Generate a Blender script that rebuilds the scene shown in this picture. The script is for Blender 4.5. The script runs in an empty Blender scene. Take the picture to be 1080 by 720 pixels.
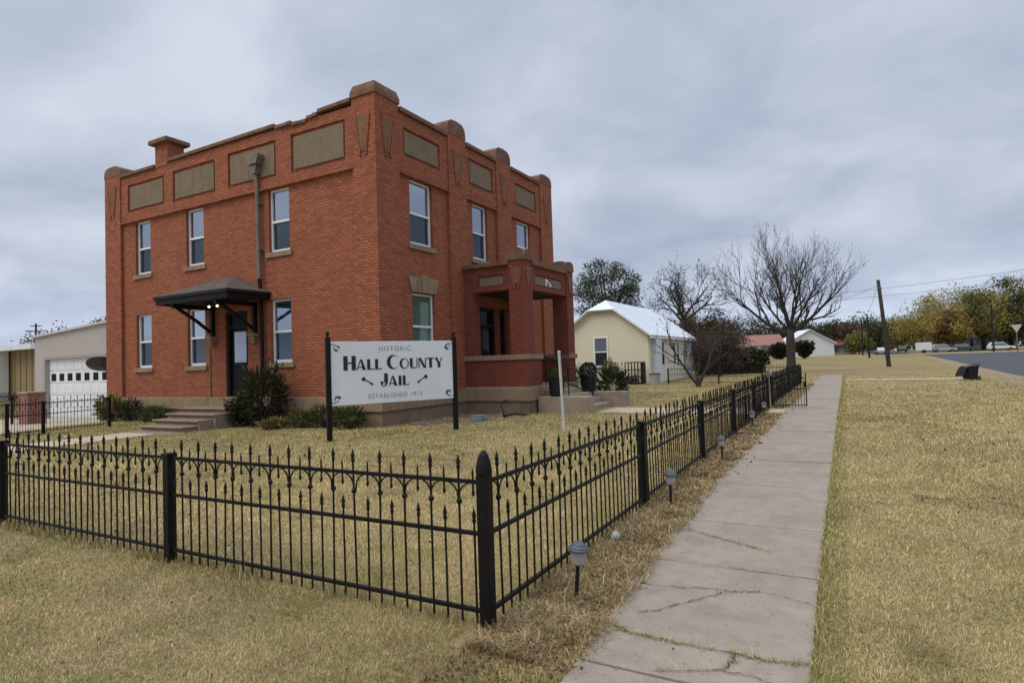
import bpy, math, random
import numpy as np
from mathutils import Matrix, Vector

# ------------------------------------------------------------------ camera, world, sun, exposure
scene = bpy.context.scene
COL = scene.collection
rad = math.radians

cam_data = bpy.data.cameras.new('camera')
cam = bpy.data.objects.new('camera', cam_data)
COL.objects.link(cam)
cam_data.sensor_width = 36.0
cam_data.lens = 36.0 * 644.24 / 1080.0
cam_data.clip_start = 0.05
cam_data.clip_end = 6000
VL, VR, PC, F = (-621, 419), (898, 370), (540, 360), 644.24
ax = -Vector((VL[0]-PC[0], VL[1]-PC[1], F)).normalized()
ay = Vector((VR[0]-PC[0], VR[1]-PC[1], F)).normalized()
az = ax.cross(ay).normalized()
if az.y > 0: az = -az
right = Vector((ax.x, ay.x, az.x)); down = Vector((ax.y, ay.y, az.y)); fwd = Vector((ax.z, ay.z, az.z))
up = -down; back = -fwd
cam.matrix_world = Matrix(((right.x, up.x, back.x, 0), (right.y, up.y, back.y, 0), (right.z, up.z, back.z, 1.6), (0, 0, 0, 1)))
scene.camera = cam

SUN_EL, SUN_AZ = rad(52), rad(215)      # azimuth measured clockwise from +Y
w = bpy.data.worlds.new('World'); scene.world = w; w.use_nodes = True
nt = w.node_tree; nt.nodes.clear()
def N(t, kind, **kw):
    n = t.nodes.new(kind)
    for k, v in kw.items(): setattr(n, k, v)
    return n
def L(t, a, b): t.links.new(a, b)
out = N(nt, 'ShaderNodeOutputWorld')
sky = N(nt, 'ShaderNodeTexSky', sky_type='NISHITA', sun_disc=False)
sky.sun_elevation = SUN_EL; sky.sun_rotation = SUN_AZ; sky.altitude = 600
bg1 = N(nt, 'ShaderNodeBackground'); bg1.inputs['Strength'].default_value = 0.10
L(nt, sky.outputs[0], bg1.inputs[0])
tc = N(nt, 'ShaderNodeTexCoord')
sep = N(nt, 'ShaderNodeSeparateXYZ'); L(nt, tc.outputs['Generated'], sep.inputs[0])
# cloud deck: the view direction is projected on a flat layer overhead
zc = N(nt, 'ShaderNodeMath', operation='ADD'); L(nt, sep.outputs[2], zc.inputs[0]); zc.inputs[1].default_value = 0.30
zm = N(nt, 'ShaderNodeMath', operation='MAXIMUM'); L(nt, zc.outputs[0], zm.inputs[0]); zm.inputs[1].default_value = 0.05
dx = N(nt, 'ShaderNodeMath', operation='DIVIDE'); L(nt, sep.outputs[0], dx.inputs[0]); L(nt, zm.outputs[0], dx.inputs[1])
dy = N(nt, 'ShaderNodeMath', operation='DIVIDE'); L(nt, sep.outputs[1], dy.inputs[0]); L(nt, zm.outputs[0], dy.inputs[1])
cv = N(nt, 'ShaderNodeCombineXYZ'); L(nt, dx.outputs[0], cv.inputs[0]); L(nt, dy.outputs[0], cv.inputs[1])
n1 = N(nt, 'ShaderNodeTexNoise'); n1.inputs['Scale'].default_value = 2.3; n1.inputs['Detail'].default_value = 8; n1.inputs['Roughness'].default_value = 0.52; n1.inputs['Distortion'].default_value = 0.35
L(nt, cv.outputs[0], n1.inputs['Vector'])
n2 = N(nt, 'ShaderNodeTexNoise'); n2.inputs['Scale'].default_value = 0.8; n2.inputs['Detail'].default_value = 4
L(nt, cv.outputs[0], n2.inputs['Vector'])
mixn = N(nt, 'ShaderNodeMath', operation='ADD'); L(nt, n1.outputs[0], mixn.inputs[0]); L(nt, n2.outputs[0], mixn.inputs[1])
cr = N(nt, 'ShaderNodeValToRGB'); L(nt, mixn.outputs[0], cr.inputs[0])
mr = N(nt, 'ShaderNodeMapRange'); L(nt, mixn.outputs[0], mr.inputs[0]); mr.inputs[1].default_value = 0.76; mr.inputs[2].default_value = 1.26
L(nt, mr.outputs[0], cr.inputs[0])
e = cr.color_ramp.elements
e[0].position = 0.0; e[0].color = (0.345, 0.398, 0.515, 1)
e[1].position = 1.0; e[1].color = (0.60, 0.65, 0.745, 1)
m_ = e.new(0.5); m_.color = (0.455, 0.512, 0.625, 1)
# overcast luminance: brighter overhead, and a pale band low on the horizon
zen = N(nt, 'ShaderNodeMapRange', interpolation_type='SMOOTHSTEP'); L(nt, sep.outputs[2], zen.inputs[0])
zen.inputs[1].default_value = 0.5; zen.inputs[2].default_value = 1.0; zen.inputs[3].default_value = 1.0; zen.inputs[4].default_value = 3.0
hor = N(nt, 'ShaderNodeMapRange', interpolation_type='SMOOTHSTEP'); L(nt, sep.outputs[2], hor.inputs[0])
hor.inputs[1].default_value = 0.0; hor.inputs[2].default_value = 0.17; hor.inputs[3].default_value = 1.34; hor.inputs[4].default_value = 1.0
st = N(nt, 'ShaderNodeMath', operation='MULTIPLY'); L(nt, zen.outputs[0], st.inputs[0]); L(nt, hor.outputs[0], st.inputs[1])
bg2 = N(nt, 'ShaderNodeBackground'); L(nt, cr.outputs[0], bg2.inputs[0]); L(nt, st.outputs[0], bg2.inputs['Strength'])
cov = N(nt, 'ShaderNodeMapRange'); L(nt, n2.outputs[0], cov.inputs[0]); cov.inputs[1].default_value = 0.25; cov.inputs[2].default_value = 0.45; cov.inputs[3].default_value = 0.88; cov.inputs[4].default_value = 1.0
mx = N(nt, 'ShaderNodeMixShader'); L(nt, cov.outputs[0], mx.inputs[0]); L(nt, bg1.outputs[0], mx.inputs[1]); L(nt, bg2.outputs[0], mx.inputs[2])
L(nt, mx.outputs[0], out.inputs[0])

sun_d = bpy.data.lights.new('sun', 'SUN'); sun = bpy.data.objects.new('sun', sun_d); COL.objects.link(sun)
sun_d.energy = 1.5; sun_d.angle = rad(40); sun_d.color = (1.0, 0.90, 0.74)
sdir = Vector((math.sin(SUN_AZ)*math.cos(SUN_EL), math.cos(SUN_AZ)*math.cos(SUN_EL), math.sin(SUN_EL)))
sun.rotation_euler = sdir.to_track_quat('Z', 'Y').to_euler()

vs = scene.view_settings
vs.view_transform = 'Standard'; vs.look = 'None'; vs.gamma = 1; vs.exposure = 0.12; vs.use_curve_mapping = False
scene.cycles.max_bounces = 6

# ------------------------------------------------------------------ helpers
rng = random.Random(7)
RN = np.random.default_rng(11)

def gz(x, y):
    z = 0.006 * min(max(y-45, 0), 205)
    if x < -22:
        t = min((-22-x)/5, 1); z -= 0.32 * t*t*(3-2*t)
    return z

def link(name, data=None):
    o = bpy.data.objects.new(name, data); COL.objects.link(o); return o

def tag(o, label=None, cat=None, group=None, kind=None):
    if label: o['label'] = label
    if cat: o['category'] = cat
    if group: o['group'] = group
    if kind: o['kind'] = kind
    return o

def empty(name, loc, label, cat, rz=0.0, group=None):
    o = link(name); o.location = loc; o.rotation_euler = (0, 0, rz); o.empty_display_size = 0.3
    return tag(o, label, cat, group)

def root_matrix(o):
    m = Matrix.Identity(4)
    while o is not None:
        m = o.matrix_basis @ m; o = o.parent
    return m

class MB:
    """collects faces in world (or root-local) coordinates; build() links ONE mesh object"""
    def __init__(s): s.v = []; s.f = []; s.c = []
    def poly(s, pts):
        i = len(s.v); s.v += [tuple(p) for p in pts]; s.f.append(tuple(range(i, i+len(pts))))
    def box(s, x0, x1, y0, y1, z0, z1, M=None):
        P = [(x0,y0,z0),(x1,y0,z0),(x1,y1,z0),(x0,y1,z0),(x0,y0,z1),(x1,y0,z1),(x1,y1,z1),(x0,y1,z1)]
        if M is not None: P = [tuple(M @ Vector(p)) for p in P]
        i = len(s.v); s.v += P
        for q in ((0,3,2,1),(4,5,6,7),(0,1,5,4),(1,2,6,5),(2,3,7,6),(3,0,4,7)): s.f.append(tuple(i+k for k in q))
        return s
    def prism(s, pts, a, b):
        """closed: polygon pts (3D list) swept from offset a to offset b (vectors)"""
        n = len(pts); i = len(s.v); a = Vector(a); b = Vector(b)
        s.v += [tuple(Vector(p)+a) for p in pts] + [tuple(Vector(p)+b) for p in pts]
        s.f.append(tuple(i+k for k in range(n))[::-1]); s.f.append(tuple(i+n+k for k in range(n)))
        for k in range(n):
            k2 = (k+1) % n; s.f.append((i+k, i+k2, i+n+k2, i+n+k))
        return s
    def tube(s, pts, r, n=6, cap=True):
        pts = [Vector(p) for p in pts]
        if not hasattr(r, '__len__'): r = [r]*len(pts)
        i0 = len(s.v); ref = None
        for k, p in enumerate(pts):
            t = (pts[min(k+1, len(pts)-1)] - pts[max(k-1, 0)])
            if t.length < 1e-9: t = Vector((0,0,1))
            t.normalize()
            if ref is None:
                ref = t.orthogonal().normalized()
            else:
                ref = ref - t*ref.dot(t)
                ref = ref.normalized() if ref.length > 1e-6 else t.orthogonal().normalized()
            b = t.cross(ref)
            for q in range(n):
                a = 2*math.pi*q/n
                s.v.append(tuple(p + (ref*math.cos(a) + b*math.sin(a))*r[k]))
        for k in range(len(pts)-1):
            for q in range(n):
                q2 = (q+1) % n
                s.f.append((i0+k*n+q, i0+k*n+q2, i0+(k+1)*n+q2, i0+(k+1)*n+q))
        if cap:
            s.f.append(tuple(i0+q for q in range(n))[::-1])
            e0 = i0+(len(pts)-1)*n; s.f.append(tuple(e0+q for q in range(n)))
        return s
    def lathe(s, c, prof, n=12, M=None):
        """prof: list of (radius, z); about a vertical axis through c"""
        i0 = len(s.v)
        for (r, z) in prof:
            for q in range(n):
                a = 2*math.pi*q/n
                p = Vector((r*math.cos(a), r*math.sin(a), z))
                if M is not None: p = M @ p
                s.v.append((c[0]+p.x, c[1]+p.y, c[2]+p.z))
        for k in range(len(prof)-1):
            for q in range(n):
                q2 = (q+1) % n
                s.f.append((i0+k*n+q, i0+k*n+q2, i0+(k+1)*n+q2, i0+(k+1)*n+q))
        s.f.append(tuple(i0+q for q in range(n))[::-1])
        e0 = i0+(len(prof)-1)*n; s.f.append(tuple(e0+q for q in range(n)))
        return s
    def build(s, name, m, parent=None, bevel=0, smooth=False, local=False, colors=None):
        me = bpy.data.meshes.new(name)
        vv = s.v
        if parent is not None and not local:
            inv = root_matrix(parent).inverted()
            vv = [tuple(inv @ Vector(p)) for p in s.v]
        me.from_pydata(vv, [], s.f); me.materials.append(m)
        if smooth: me.polygons.foreach_set('use_smooth', [True]*len(me.polygons))
        me.update()
        o = link(name, me)
        if parent is not None: o.parent = parent
        if bevel:
            b = o.modifiers.new('bevel', 'BEVEL'); b.width = bevel; b.segments = 2; b.limit_method = 'ANGLE'; b.angle_limit = rad(40)
        return o

def copy_tree(o, parent=None):
    c = o.copy(); COL.objects.link(c)
    if parent is not None: c.parent = parent
    for ch in list(o.children): copy_tree(ch, c)
    return c

# ------------------------------------------------------------------ materials
def new_mat(name):
    m = bpy.data.materials.new(name); m.use_nodes = True
    t = m.node_tree; p = t.nodes['Principled BSDF']
    return m, t, p

def pos(t):
    return N(t, 'ShaderNodeNewGeometry').outputs['Position']

def noise(t, vec, scale, detail=4, rough=0.55, dist=0.0):
    n = N(t, 'ShaderNodeTexNoise'); n.inputs['Scale'].default_value = scale; n.inputs['Detail'].default_value = detail
    n.inputs['Roughness'].default_value = rough; n.inputs['Distortion'].default_value = dist
    L(t, vec, n.inputs['Vector']); return n.outputs[0]

def ramp(t, fac, stops):
    r = N(t, 'ShaderNodeValToRGB'); L(t, fac, r.inputs[0]); el = r.color_ramp.elements
    el[0].position, el[0].color = stops[0][0], (*stops[0][1], 1)
    el[1].position, el[1].color = stops[-1][0], (*stops[-1][1], 1)
    for p_, c_ in stops[1:-1]:
        q = el.new(p_); q.color = (*c_, 1)
    return r.outputs[0]

def mixc(t, fac, a, b, blend='MIX'):
    n = N(t, 'ShaderNodeMix', data_type='RGBA', blend_type=blend)
    if isinstance(fac, (int, float)): n.inputs[0].default_value = fac
    else: L(t, fac, n.inputs[0])
    for sock, val in ((n.inputs[6], a), (n.inputs[7], b)):
        if isinstance(val, tuple): sock.default_value = (*val, 1)
        else: L(t, val, sock)
    return n.outputs[2]

def maprange(t, v, a, b, c=0.0, d=1.0, smooth=False):
    n = N(t, 'ShaderNodeMapRange')
    if smooth: n.interpolation_type = 'SMOOTHSTEP'
    L(t, v, n.inputs[0]); n.inputs[1].default_value = a; n.inputs[2].default_value = b; n.inputs[3].default_value = c; n.inputs[4].default_value = d
    return n.outputs[0]

def bump(t, p, h, strength=0.3, dist=0.01):
    b = N(t, 'ShaderNodeBump'); b.inputs['Strength'].default_value = strength; b.inputs['Distance'].default_value = dist
    L(t, h, b.inputs['Height']); L(t, b.outputs[0], p.inputs['Normal'])

def simple(name, c, rough=0.6, var=0.18, scale=3.0, metal=0.0, bmp=0.0, spec=0.5, fine=40.0):
    m, t, p = new_mat(name)
    v = pos(t)
    a = noise(t, v, scale, 5); b = noise(t, v, fine, 3)
    s = N(t, 'ShaderNodeMath', operation='ADD'); L(t, a, s.inputs[0]); L(t, b, s.inputs[1])
    lo = tuple(x*(1-var) for x in c); hi = tuple(min(1, x*(1+var)) for x in c)
    L(t, ramp(t, maprange(t, s.outputs[0], 0.7, 1.3), [(0, lo), (1, hi)]), p.inputs['Base Color'])
    p.inputs['Roughness'].default_value = rough; p.inputs['Metallic'].default_value = metal
    p.inputs['Specular IOR Level'].default_value = spec
    if bmp: bump(t, p, b, bmp, 0.004)
    return m

def brick_mat(name, c1, c2, mortar, bw=0.225, bh=0.082, dirt=0.42):
    m, t, p = new_mat(name)
    v = pos(t); s = N(t, 'ShaderNodeSeparateXYZ'); L(t, v, s.inputs[0])
    ad = N(t, 'ShaderNodeMath', operation='ADD'); L(t, s.outputs[0], ad.inputs[0]); L(t, s.outputs[1], ad.inputs[1])
    cb = N(t, 'ShaderNodeCombineXYZ'); L(t, ad.outputs[0], cb.inputs[0]); L(t, s.outputs[2], cb.inputs[1])
    br = N(t, 'ShaderNodeTexBrick'); L(t, cb.outputs[0], br.inputs['Vector'])
    br.inputs['Color1'].default_value = (*c1, 1); br.inputs['Color2'].default_value = (*c2, 1); br.inputs['Mortar'].default_value = (*mortar, 1)
    br.inputs['Scale'].default_value = 1.0; br.inputs['Mortar Size'].default_value = 0.013; br.inputs['Mortar Smooth'].default_value = 0.3
    br.inputs['Brick Width'].default_value = bw; br.inputs['Row Height'].default_value = bh; br.inputs['Bias'].default_value = -0.1
    big = noise(t, v, 0.55, 5, 0.6); fine = noise(t, v, 14, 4)
    # darker weathering blotches and streaks running down
    sv = N(t, 'ShaderNodeVectorMath', operation='MULTIPLY'); L(t, v, sv.inputs[0]); sv.inputs[1].default_value = (2.2, 2.2, 0.28)
    streak = noise(t, sv.outputs[0], 1.0, 5, 0.6)
    dk = mixc(t, maprange(t, big, 0.35, 0.7, 0.0, dirt), br.outputs['Color'], (c1[0]*0.62, c1[1]*0.6, c1[2]*0.62))
    dk = mixc(t, maprange(t, streak, 0.50, 0.68, 0.0, 0.72), dk, (c1[0]*0.46, c1[1]*0.54, c1[2]*0.72))
    dk = mixc(t, maprange(t, fine, 0.3, 0.7, 0.0, 0.35), dk, (c1[0]*1.18, c1[1]*1.25, c1[2]*1.2))
    L(t, dk, p.inputs['Base Color']); p.inputs['Roughness'].default_value = 0.88; p.inputs['Specular IOR Level'].default_value = 0.25
    inv = N(t, 'ShaderNodeMath', operation='SUBTRACT'); inv.inputs[0].default_value = 1.0; L(t, br.outputs['Fac'], inv.inputs[1])
    hh = N(t, 'ShaderNodeMath', operation='ADD'); L(t, inv.outputs[0], hh.inputs[0]); L(t, fine, hh.inputs[1])
    bump(t, p, hh.outputs[0], 0.55, 0.006)
    return m

def glass_mat(name, tint, refl, base):
    m, t, p = new_mat(name)
    t.nodes.remove(p)
    o = [n for n in t.nodes if n.type == 'OUTPUT_MATERIAL'][0]
    d = N(t, 'ShaderNodeBsdfDiffuse'); d.inputs[0].default_value = (*base, 1)
    g = N(t, 'ShaderNodeBsdfGlossy'); g.inputs[0].default_value = (*tint, 1); g.inputs['Roughness'].default_value = 0.03
    v = pos(t); n_ = noise(t, v, 1.3, 2)
    b = N(t, 'ShaderNodeBump'); b.inputs['Strength'].default_value = 0.12; b.inputs['Distance'].default_value = 0.05; L(t, n_, b.inputs['Height']); L(t, b.outputs[0], g.inputs['Normal'])
    mx = N(t, 'ShaderNodeMixShader'); mx.inputs[0].default_value = refl
    L(t, d.outputs[0], mx.inputs[1]); L(t, g.outputs[0], mx.inputs[2]); L(t, mx.outputs[0], o.inputs[0])
    return m

def attr_mat(name, rough=0.8, trans=0.0, gain=1.0):
    """colour carried by a per-face attribute (leaf to leaf, blade to blade variety)"""
    m, t, p = new_mat(name)
    a = N(t, 'ShaderNodeAttribute', attribute_name='col')
    L(t, a.outputs['Color'], p.inputs['Base Color']); p.inputs['Roughness'].default_value = rough; p.inputs['Specular IOR Level'].default_value = 0.2
    if trans:
        o = [n for n in t.nodes if n.type == 'OUTPUT_MATERIAL'][0]
        tr = N(t, 'ShaderNodeBsdfTranslucent'); L(t, a.outputs['Color'], tr.inputs[0])
        mx = N(t, 'ShaderNodeMixShader'); mx.inputs[0].default_value = trans
        L(t, p.outputs[0], mx.inputs[1]); L(t, tr.outputs[0], mx.inputs[2]); L(t, mx.outputs[0], o.inputs[0])
    return m

def emit_mat(name, c, s):
    m, t, p = new_mat(name); p.inputs['Emission Color'].default_value = (*c, 1); p.inputs['Emission Strength'].default_value = s; return m

BRICK = brick_mat('brick', (0.395, 0.124, 0.057), (0.19, 0.053, 0.031), (0.082, 0.045, 0.034))
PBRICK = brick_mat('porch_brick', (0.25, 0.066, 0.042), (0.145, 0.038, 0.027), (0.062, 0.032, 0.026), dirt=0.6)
OLDBRICK = brick_mat('pillar_brick', (0.30, 0.12, 0.09), (0.20, 0.07, 0.05), (0.30, 0.26, 0.22))
def stone_mat(name, c, k=1.0):
    m, t, p = new_mat(name); v = pos(t)
    sv = N(t, 'ShaderNodeVectorMath', operation='MULTIPLY'); L(t, v, sv.inputs[0]); sv.inputs[1].default_value = (5, 5, 0.5)
    st_ = noise(t, sv.outputs[0], 1.0, 5, 0.65); bl = noise(t, v, 2.6, 6, 0.65); fn = noise(t, v, 34, 4, 0.7)
    col = ramp(t, fn, [(0.3, tuple(x*0.62 for x in c)), (0.5, c), (0.72, tuple(min(1, x*1.4) for x in c))])
    col = mixc(t, maprange(t, bl, 0.42, 0.68, 0, 0.6*k), col, (c[0]*0.50, c[1]*0.50, c[2]*0.52))
    col = mixc(t, maprange(t, st_, 0.50, 0.72, 0, 0.55*k), col, (c[0]*0.42, c[1]*0.42, c[2]*0.45))
    L(t, col, p.inputs['Base Color']); p.inputs['Roughness'].default_value = 0.95; p.inputs['Specular IOR Level'].default_value = 0.15
    hh = N(t, 'ShaderNodeMath', operation='ADD'); L(t, bl, hh.inputs[0]); L(t, fn, hh.inputs[1]); bump(t, p, hh.outputs[0], 0.7, 0.012); return m
STONE = stone_mat('stone', (0.30, 0.215, 0.14), 0.8)
WEDGE = stone_mat('wedge_stucco', (0.215, 0.125, 0.068))
CAPST = stone_mat('cap_stone', (0.215, 0.122, 0.080), 1.1)
PANELST = stone_mat('panel_stucco', (0.215, 0.163, 0.108), 0.45)
FOUND = simple('foundation', (0.20, 0.14, 0.095), 0.92, 0.35, 1.3, bmp=0.5)
CONC = simple('step_concrete', (0.30, 0.235, 0.175), 0.9, 0.3, 2.0, bmp=0.5)
WHITE = simple('white_paint', (0.74, 0.75, 0.76), 0.5, 0.05, 2.0)
SIGNW = simple('sign_white', (0.70, 0.72, 0.73), 0.45, 0.06, 1.2)
BLACKIRON = simple('black_iron', (0.0055, 0.0048, 0.0046), 0.55, 0.6, 5.0, spec=0.22, bmp=.3, fine=60)
BLACKWOOD = simple('black_paint_wood', (0.006, 0.006, 0.0065), 0.6, 0.3, 6.0, spec=0.25)
SHINGLE = simple('brown_shingle', (0.082, 0.060, 0.050), 0.9, 0.3, 3.0, bmp=0.5)
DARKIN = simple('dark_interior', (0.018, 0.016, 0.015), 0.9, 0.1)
METALGREY = simple('weathered_metal', (0.17, 0.14, 0.11), 0.6, 0.35, 5.0, metal=0.3)
PANE_UP = glass_mat('pane_reflective', (0.72, 0.80, 0.90), 0.50, (0.03, 0.04, 0.05))
PANE_LOW = glass_mat('pane_screened', (0.6, 0.68, 0.78), 0.13, (0.022, 0.030, 0.040))
PANE_GREEN = glass_mat('pane_green_blind', (0.7, 0.75, 0.75), 0.10, (0.085, 0.145, 0.105))
PANE_DARK = glass_mat('pane_dark', (0.5, 0.55, 0.6), 0.035, (0.012, 0.013, 0.014))
PANE_SKYTONE = glass_mat('pane_sky_tone', (0.7, 0.75, 0.8), 0.06, (0.13, 0.16, 0.19))  # pale blue-grey of a sky reflection put into the pane colour
PANE_DOOR = glass_mat('pane_door', (0.75, 0.8, 0.88), 0.30, (0.12, 0.13, 0.15))
POSTW = simple('worn_white_paint', (0.46, 0.45, 0.43), 0.7, 0.2, 3.0)
INK = simple('ink_black', (0.012, 0.012, 0.014), 0.6, 0.1)
INKGREY = simple('ink_grey', (0.30, 0.29, 0.33), 0.6, 0.1)
INKNAVY = simple('ink_navy', (0.05, 0.06, 0.12), 0.6, 0.1)
LAMPBULB = emit_mat('lit_bulb', (1.0, 0.84, 0.64), 3.0)
GARAGE = simple('garage_siding', (0.40, 0.365, 0.335), 0.8, 0.06, 0.6)
TANMETAL = simple('tan_metal', (0.27, 0.20, 0.095), 0.7, 0.1, 0.6)
PALEROOF = simple('pale_roof', (0.66, 0.70, 0.74), 0.55, 0.10, 0.7)
YELLOW = simple('yellow_stucco', (0.66, 0.615, 0.465), 0.9, 0.07, 0.7, bmp=0.4)
REDROOF = simple('red_tile_roof', (0.25, 0.125, 0.095), 0.85, 0.3, 1.5)
WHITEWALL = simple('white_wall', (0.60, 0.61, 0.61), 0.8, 0.07)
BARK = simple('bark', (0.034, 0.027, 0.024), 0.95, 0.35, 4.0, bmp=0.6)
BARKGREY = simple('bark_grey', (0.040, 0.030, 0.027), 0.95, 0.3, 4.0)
POLEWOOD = simple('pole_wood', (0.036, 0.026, 0.023), 0.9, 0.35, 2.0, bmp=0.5)
LEAF = attr_mat('leaf', 0.6, 0.25)
GRASSM = attr_mat('grass_blade', 0.85, 0.2)
DARKGREY = simple('dark_grey_plastic', (0.009, 0.009, 0.010), 0.5, 0.2, 4.0, spec=0.3)
SOLARTOP = simple('solar_cap', (0.075, 0.082, 0.098), 0.4, 0.15, 8.0)
SOLARGLASS = simple('ribbed_plastic', (0.34, 0.335, 0.33), 0.35, 0.12, 20.0)
LOOSEROCK = simple('loose_rock', (0.12, 0.085, 0.065), 0.95, 0.4, 4.0, bmp=0.5)
RUST = simple('faded_red_brown', (0.17, 0.07, 0.05), 0.8, 0.2)
YSIGN = simple('sign_back', (0.50, 0.45, 0.38), 0.6, 0.1)
CARPAINT = [simple('car_silver', (0.42, 0.44, 0.46), 0.3, 0.05, 1, metal=0.3), simple('car_white', (0.62, 0.64, 0.63), 0.3, 0.04, 1),
            simple('car_dark', (0.035, 0.038, 0.042), 0.3, 0.1, 1), simple('car_green', (0.30, 0.36, 0.32), 0.35, 0.05, 1)]
CARGLASS = glass_mat('car_glass', (0.7, 0.75, 0.8), 0.25, (0.012, 0.014, 0.016))

# ground materials -------------------------------------------------
def ground_mat():
    m, t, p = new_mat('dry_lawn')
    v = pos(t); s = N(t, 'ShaderNodeSeparateXYZ'); L(t, v, s.inputs[0])
    n0 = noise(t, v, 0.22, 6, 0.6); n1_ = noise(t, v, 1.7, 6, 0.65); n2_ = noise(t, v, 28, 5, 0.7); n3 = noise(t, v, 110, 3, 0.7)
    base = ramp(t, n2_, [(0.28, (0.14, 0.100, 0.046)), (0.5, (0.32, 0.242, 0.106)), (0.74, (0.50, 0.39, 0.18))])
    fine = ramp(t, n3, [(0.3, (0.13, 0.094, 0.044)), (0.7, (0.46, 0.36, 0.17))])
    c = mixc(t, 0.45, base, fine)
    # green regrowth, stronger near the house
    gm = N(t, 'ShaderNodeMath', operation='MULTIPLY'); L(t, maprange(t, n1_, 0.42, 0.66), gm.inputs[0])
    L(t, maprange(t, s.outputs[0], 0.0, -12.0, 0.30, 0.85), gm.inputs[1])
    c = mixc(t, gm.outputs[0], c, mixc(t, n2_, (0.075, 0.080, 0.026), (0.22, 0.205, 0.075)))
    sv2 = N(t, 'ShaderNodeVectorMath', operation='MULTIPLY'); L(t, v, sv2.inputs[0]); sv2.inputs[1].default_value = (0.10, 0.38, 1)
    nl = noise(t, sv2.outputs[0], 1.0, 6, 0.65)
    far = maprange(t, s.outputs[1], 25, 60, 0.0, 0.75)
    fm = N(t, 'ShaderNodeMath', operation='MULTIPLY'); L(t, maprange(t, nl, 0.42, 0.62), fm.inputs[0]); L(t, far, fm.inputs[1])
    c = mixc(t, fm.outputs[0], c, mixc(t, n2_, (0.10, 0.082, 0.036), (0.23, 0.175, 0.095)))
    c = mixc(t, maprange(t, n0, 0.52, 0.72, 0.0, 0.55), c, mixc(t, n2_, (0.12, 0.085, 0.055), (0.30, 0.23, 0.15)))
    L(t, c, p.inputs['Base Color']); p.inputs['Roughness'].default_value = 0.95; p.inputs['Specular IOR Level'].default_value = 0.1
    bump(t, p, n2_, 0.8, 0.03)
    return m
GROUND = ground_mat()

def concrete_mat(name, c, k=1.0):
    m, t, p = new_mat(name)
    v = pos(t)
    a = noise(t, v, 0.7, 6, 0.6); b = noise(t, v, 6, 6, 0.65); f = noise(t, v, 90, 3, 0.6)
    col = ramp(t, b, [(0.28, tuple(x*0.74 for x in c)), (0.5, c), (0.75, tuple(x*1.14 for x in c))])
    col = mixc(t, maprange(t, a, 0.45, 0.7, 0, 0.55), col, tuple(x*y for x, y in zip(c, (0.70, 0.66, 0.62))))
    md = noise(t, v, 2.1, 7, 0.7, 0.6)
    col = mixc(t, maprange(t, md, 0.48, 0.66, 0, 0.6), col, tuple(x*y for x, y in zip(c, (0.60, 0.57, 0.54))))
    col = mixc(t, maprange(t, md, 0.30, 0.42, 0.5, 0), col, tuple(min(1, x*1.3) for x in c))
    col = mixc(t, maprange(t, f, 0.35, 0.68, 0.0, 0.6), col, tuple(min(1, x*1.35) for x in c))
    sp = noise(t, v, 30, 2, 0.5)
    col = mixc(t, maprange(t, sp, 0.66, 0.72, 0.0, 0.6), col, tuple(x*0.5 for x in c))
    L(t, col, p.inputs['Base Color']); p.inputs['Roughness'].default_value = 0.9; p.inputs['Specular IOR Level'].default_value = 0.2
    hh = N(t, 'ShaderNodeMath', operation='ADD'); L(t, b, hh.inputs[0]); L(t, f, hh.inputs[1]); bump(t, p, hh.outputs[0], 0.35, 0.006)
    return m
WALK = concrete_mat('walk_concrete', (0.272, 0.230, 0.182))
PALECONC = concrete_mat('pale_concrete', (0.43, 0.35, 0.265))
def asphalt_mat():
    m, t, p = new_mat('asphalt'); v = pos(t)
    a = noise(t, v, 0.25, 5); b = noise(t, v, 60, 3)
    L(t, mixc(t, b, ramp(t, a, [(0.3, (0.040, 0.041, 0.046)), (0.7, (0.062, 0.063, 0.068))]), (0.075, 0.075, 0.078)), p.inputs['Base Color'])
    p.inputs['Roughness'].default_value = 0.85; p.inputs['Specular IOR Level'].default_value = 0.3; bump(t, p, b, 0.3, 0.005); return m
ASPHALT = asphalt_mat()
def soil_mat(name, a, b):
    m, t, p = new_mat(name); v = pos(t); n_ = noise(t, v, 9, 6, 0.7); k = noise(t, v, 60, 3, 0.7)
    c = mixc(t, k, ramp(t, n_, [(0.3, a), (0.7, b)]), tuple(x*1.25 for x in b)); L(t, c, p.inputs['Base Color']); p.inputs['Roughness'].default_value = 1.0
    p.inputs['Specular IOR Level'].default_value = 0.05; bump(t, p, k, 0.6, 0.02); return m
SOIL_SHADE = soil_mat('soil_and_shade', (0.10, 0.072, 0.048), (0.21, 0.155, 0.105))  # soil of the bed; also colours the painted shade strips by the walks
GRAVEL = soil_mat('gravel_verge', (0.14, 0.105, 0.065), (0.27, 0.21, 0.135))
CRACK = soil_mat('crack_dirt', (0.028, 0.022, 0.016), (0.06, 0.048, 0.034))

# ------------------------------------------------------------------ ground, walks, road
YB = [-30, -10, 0, 5, 10, 15, 20, 25, 30, 35, 40, 45, 55, 70, 90, 110, 136, 141, 160, 200, 250, 400, 1000, 4000]
XB = [-4000, -900, -300, -120, -70, -40, -30, -27, -26, -25, -24, -23, -22, -20, -15, -10, -5, 0, 5, 10, 20, 40, 100, 300, 900, 4000]
m = MB()
for y in YB:
    for x in XB: m.v.append((x, y, gz(x, y)))
nx = len(XB)
for j in range(len(YB)-1):
    for i in range(nx-1): m.f.append((j*nx+i, j*nx+i+1, (j+1)*nx+i+1, (j+1)*nx+i))
tag(m.build('ground', GROUND), 'dry yellowing lawn and open land', 'ground', kind='structure')

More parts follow.
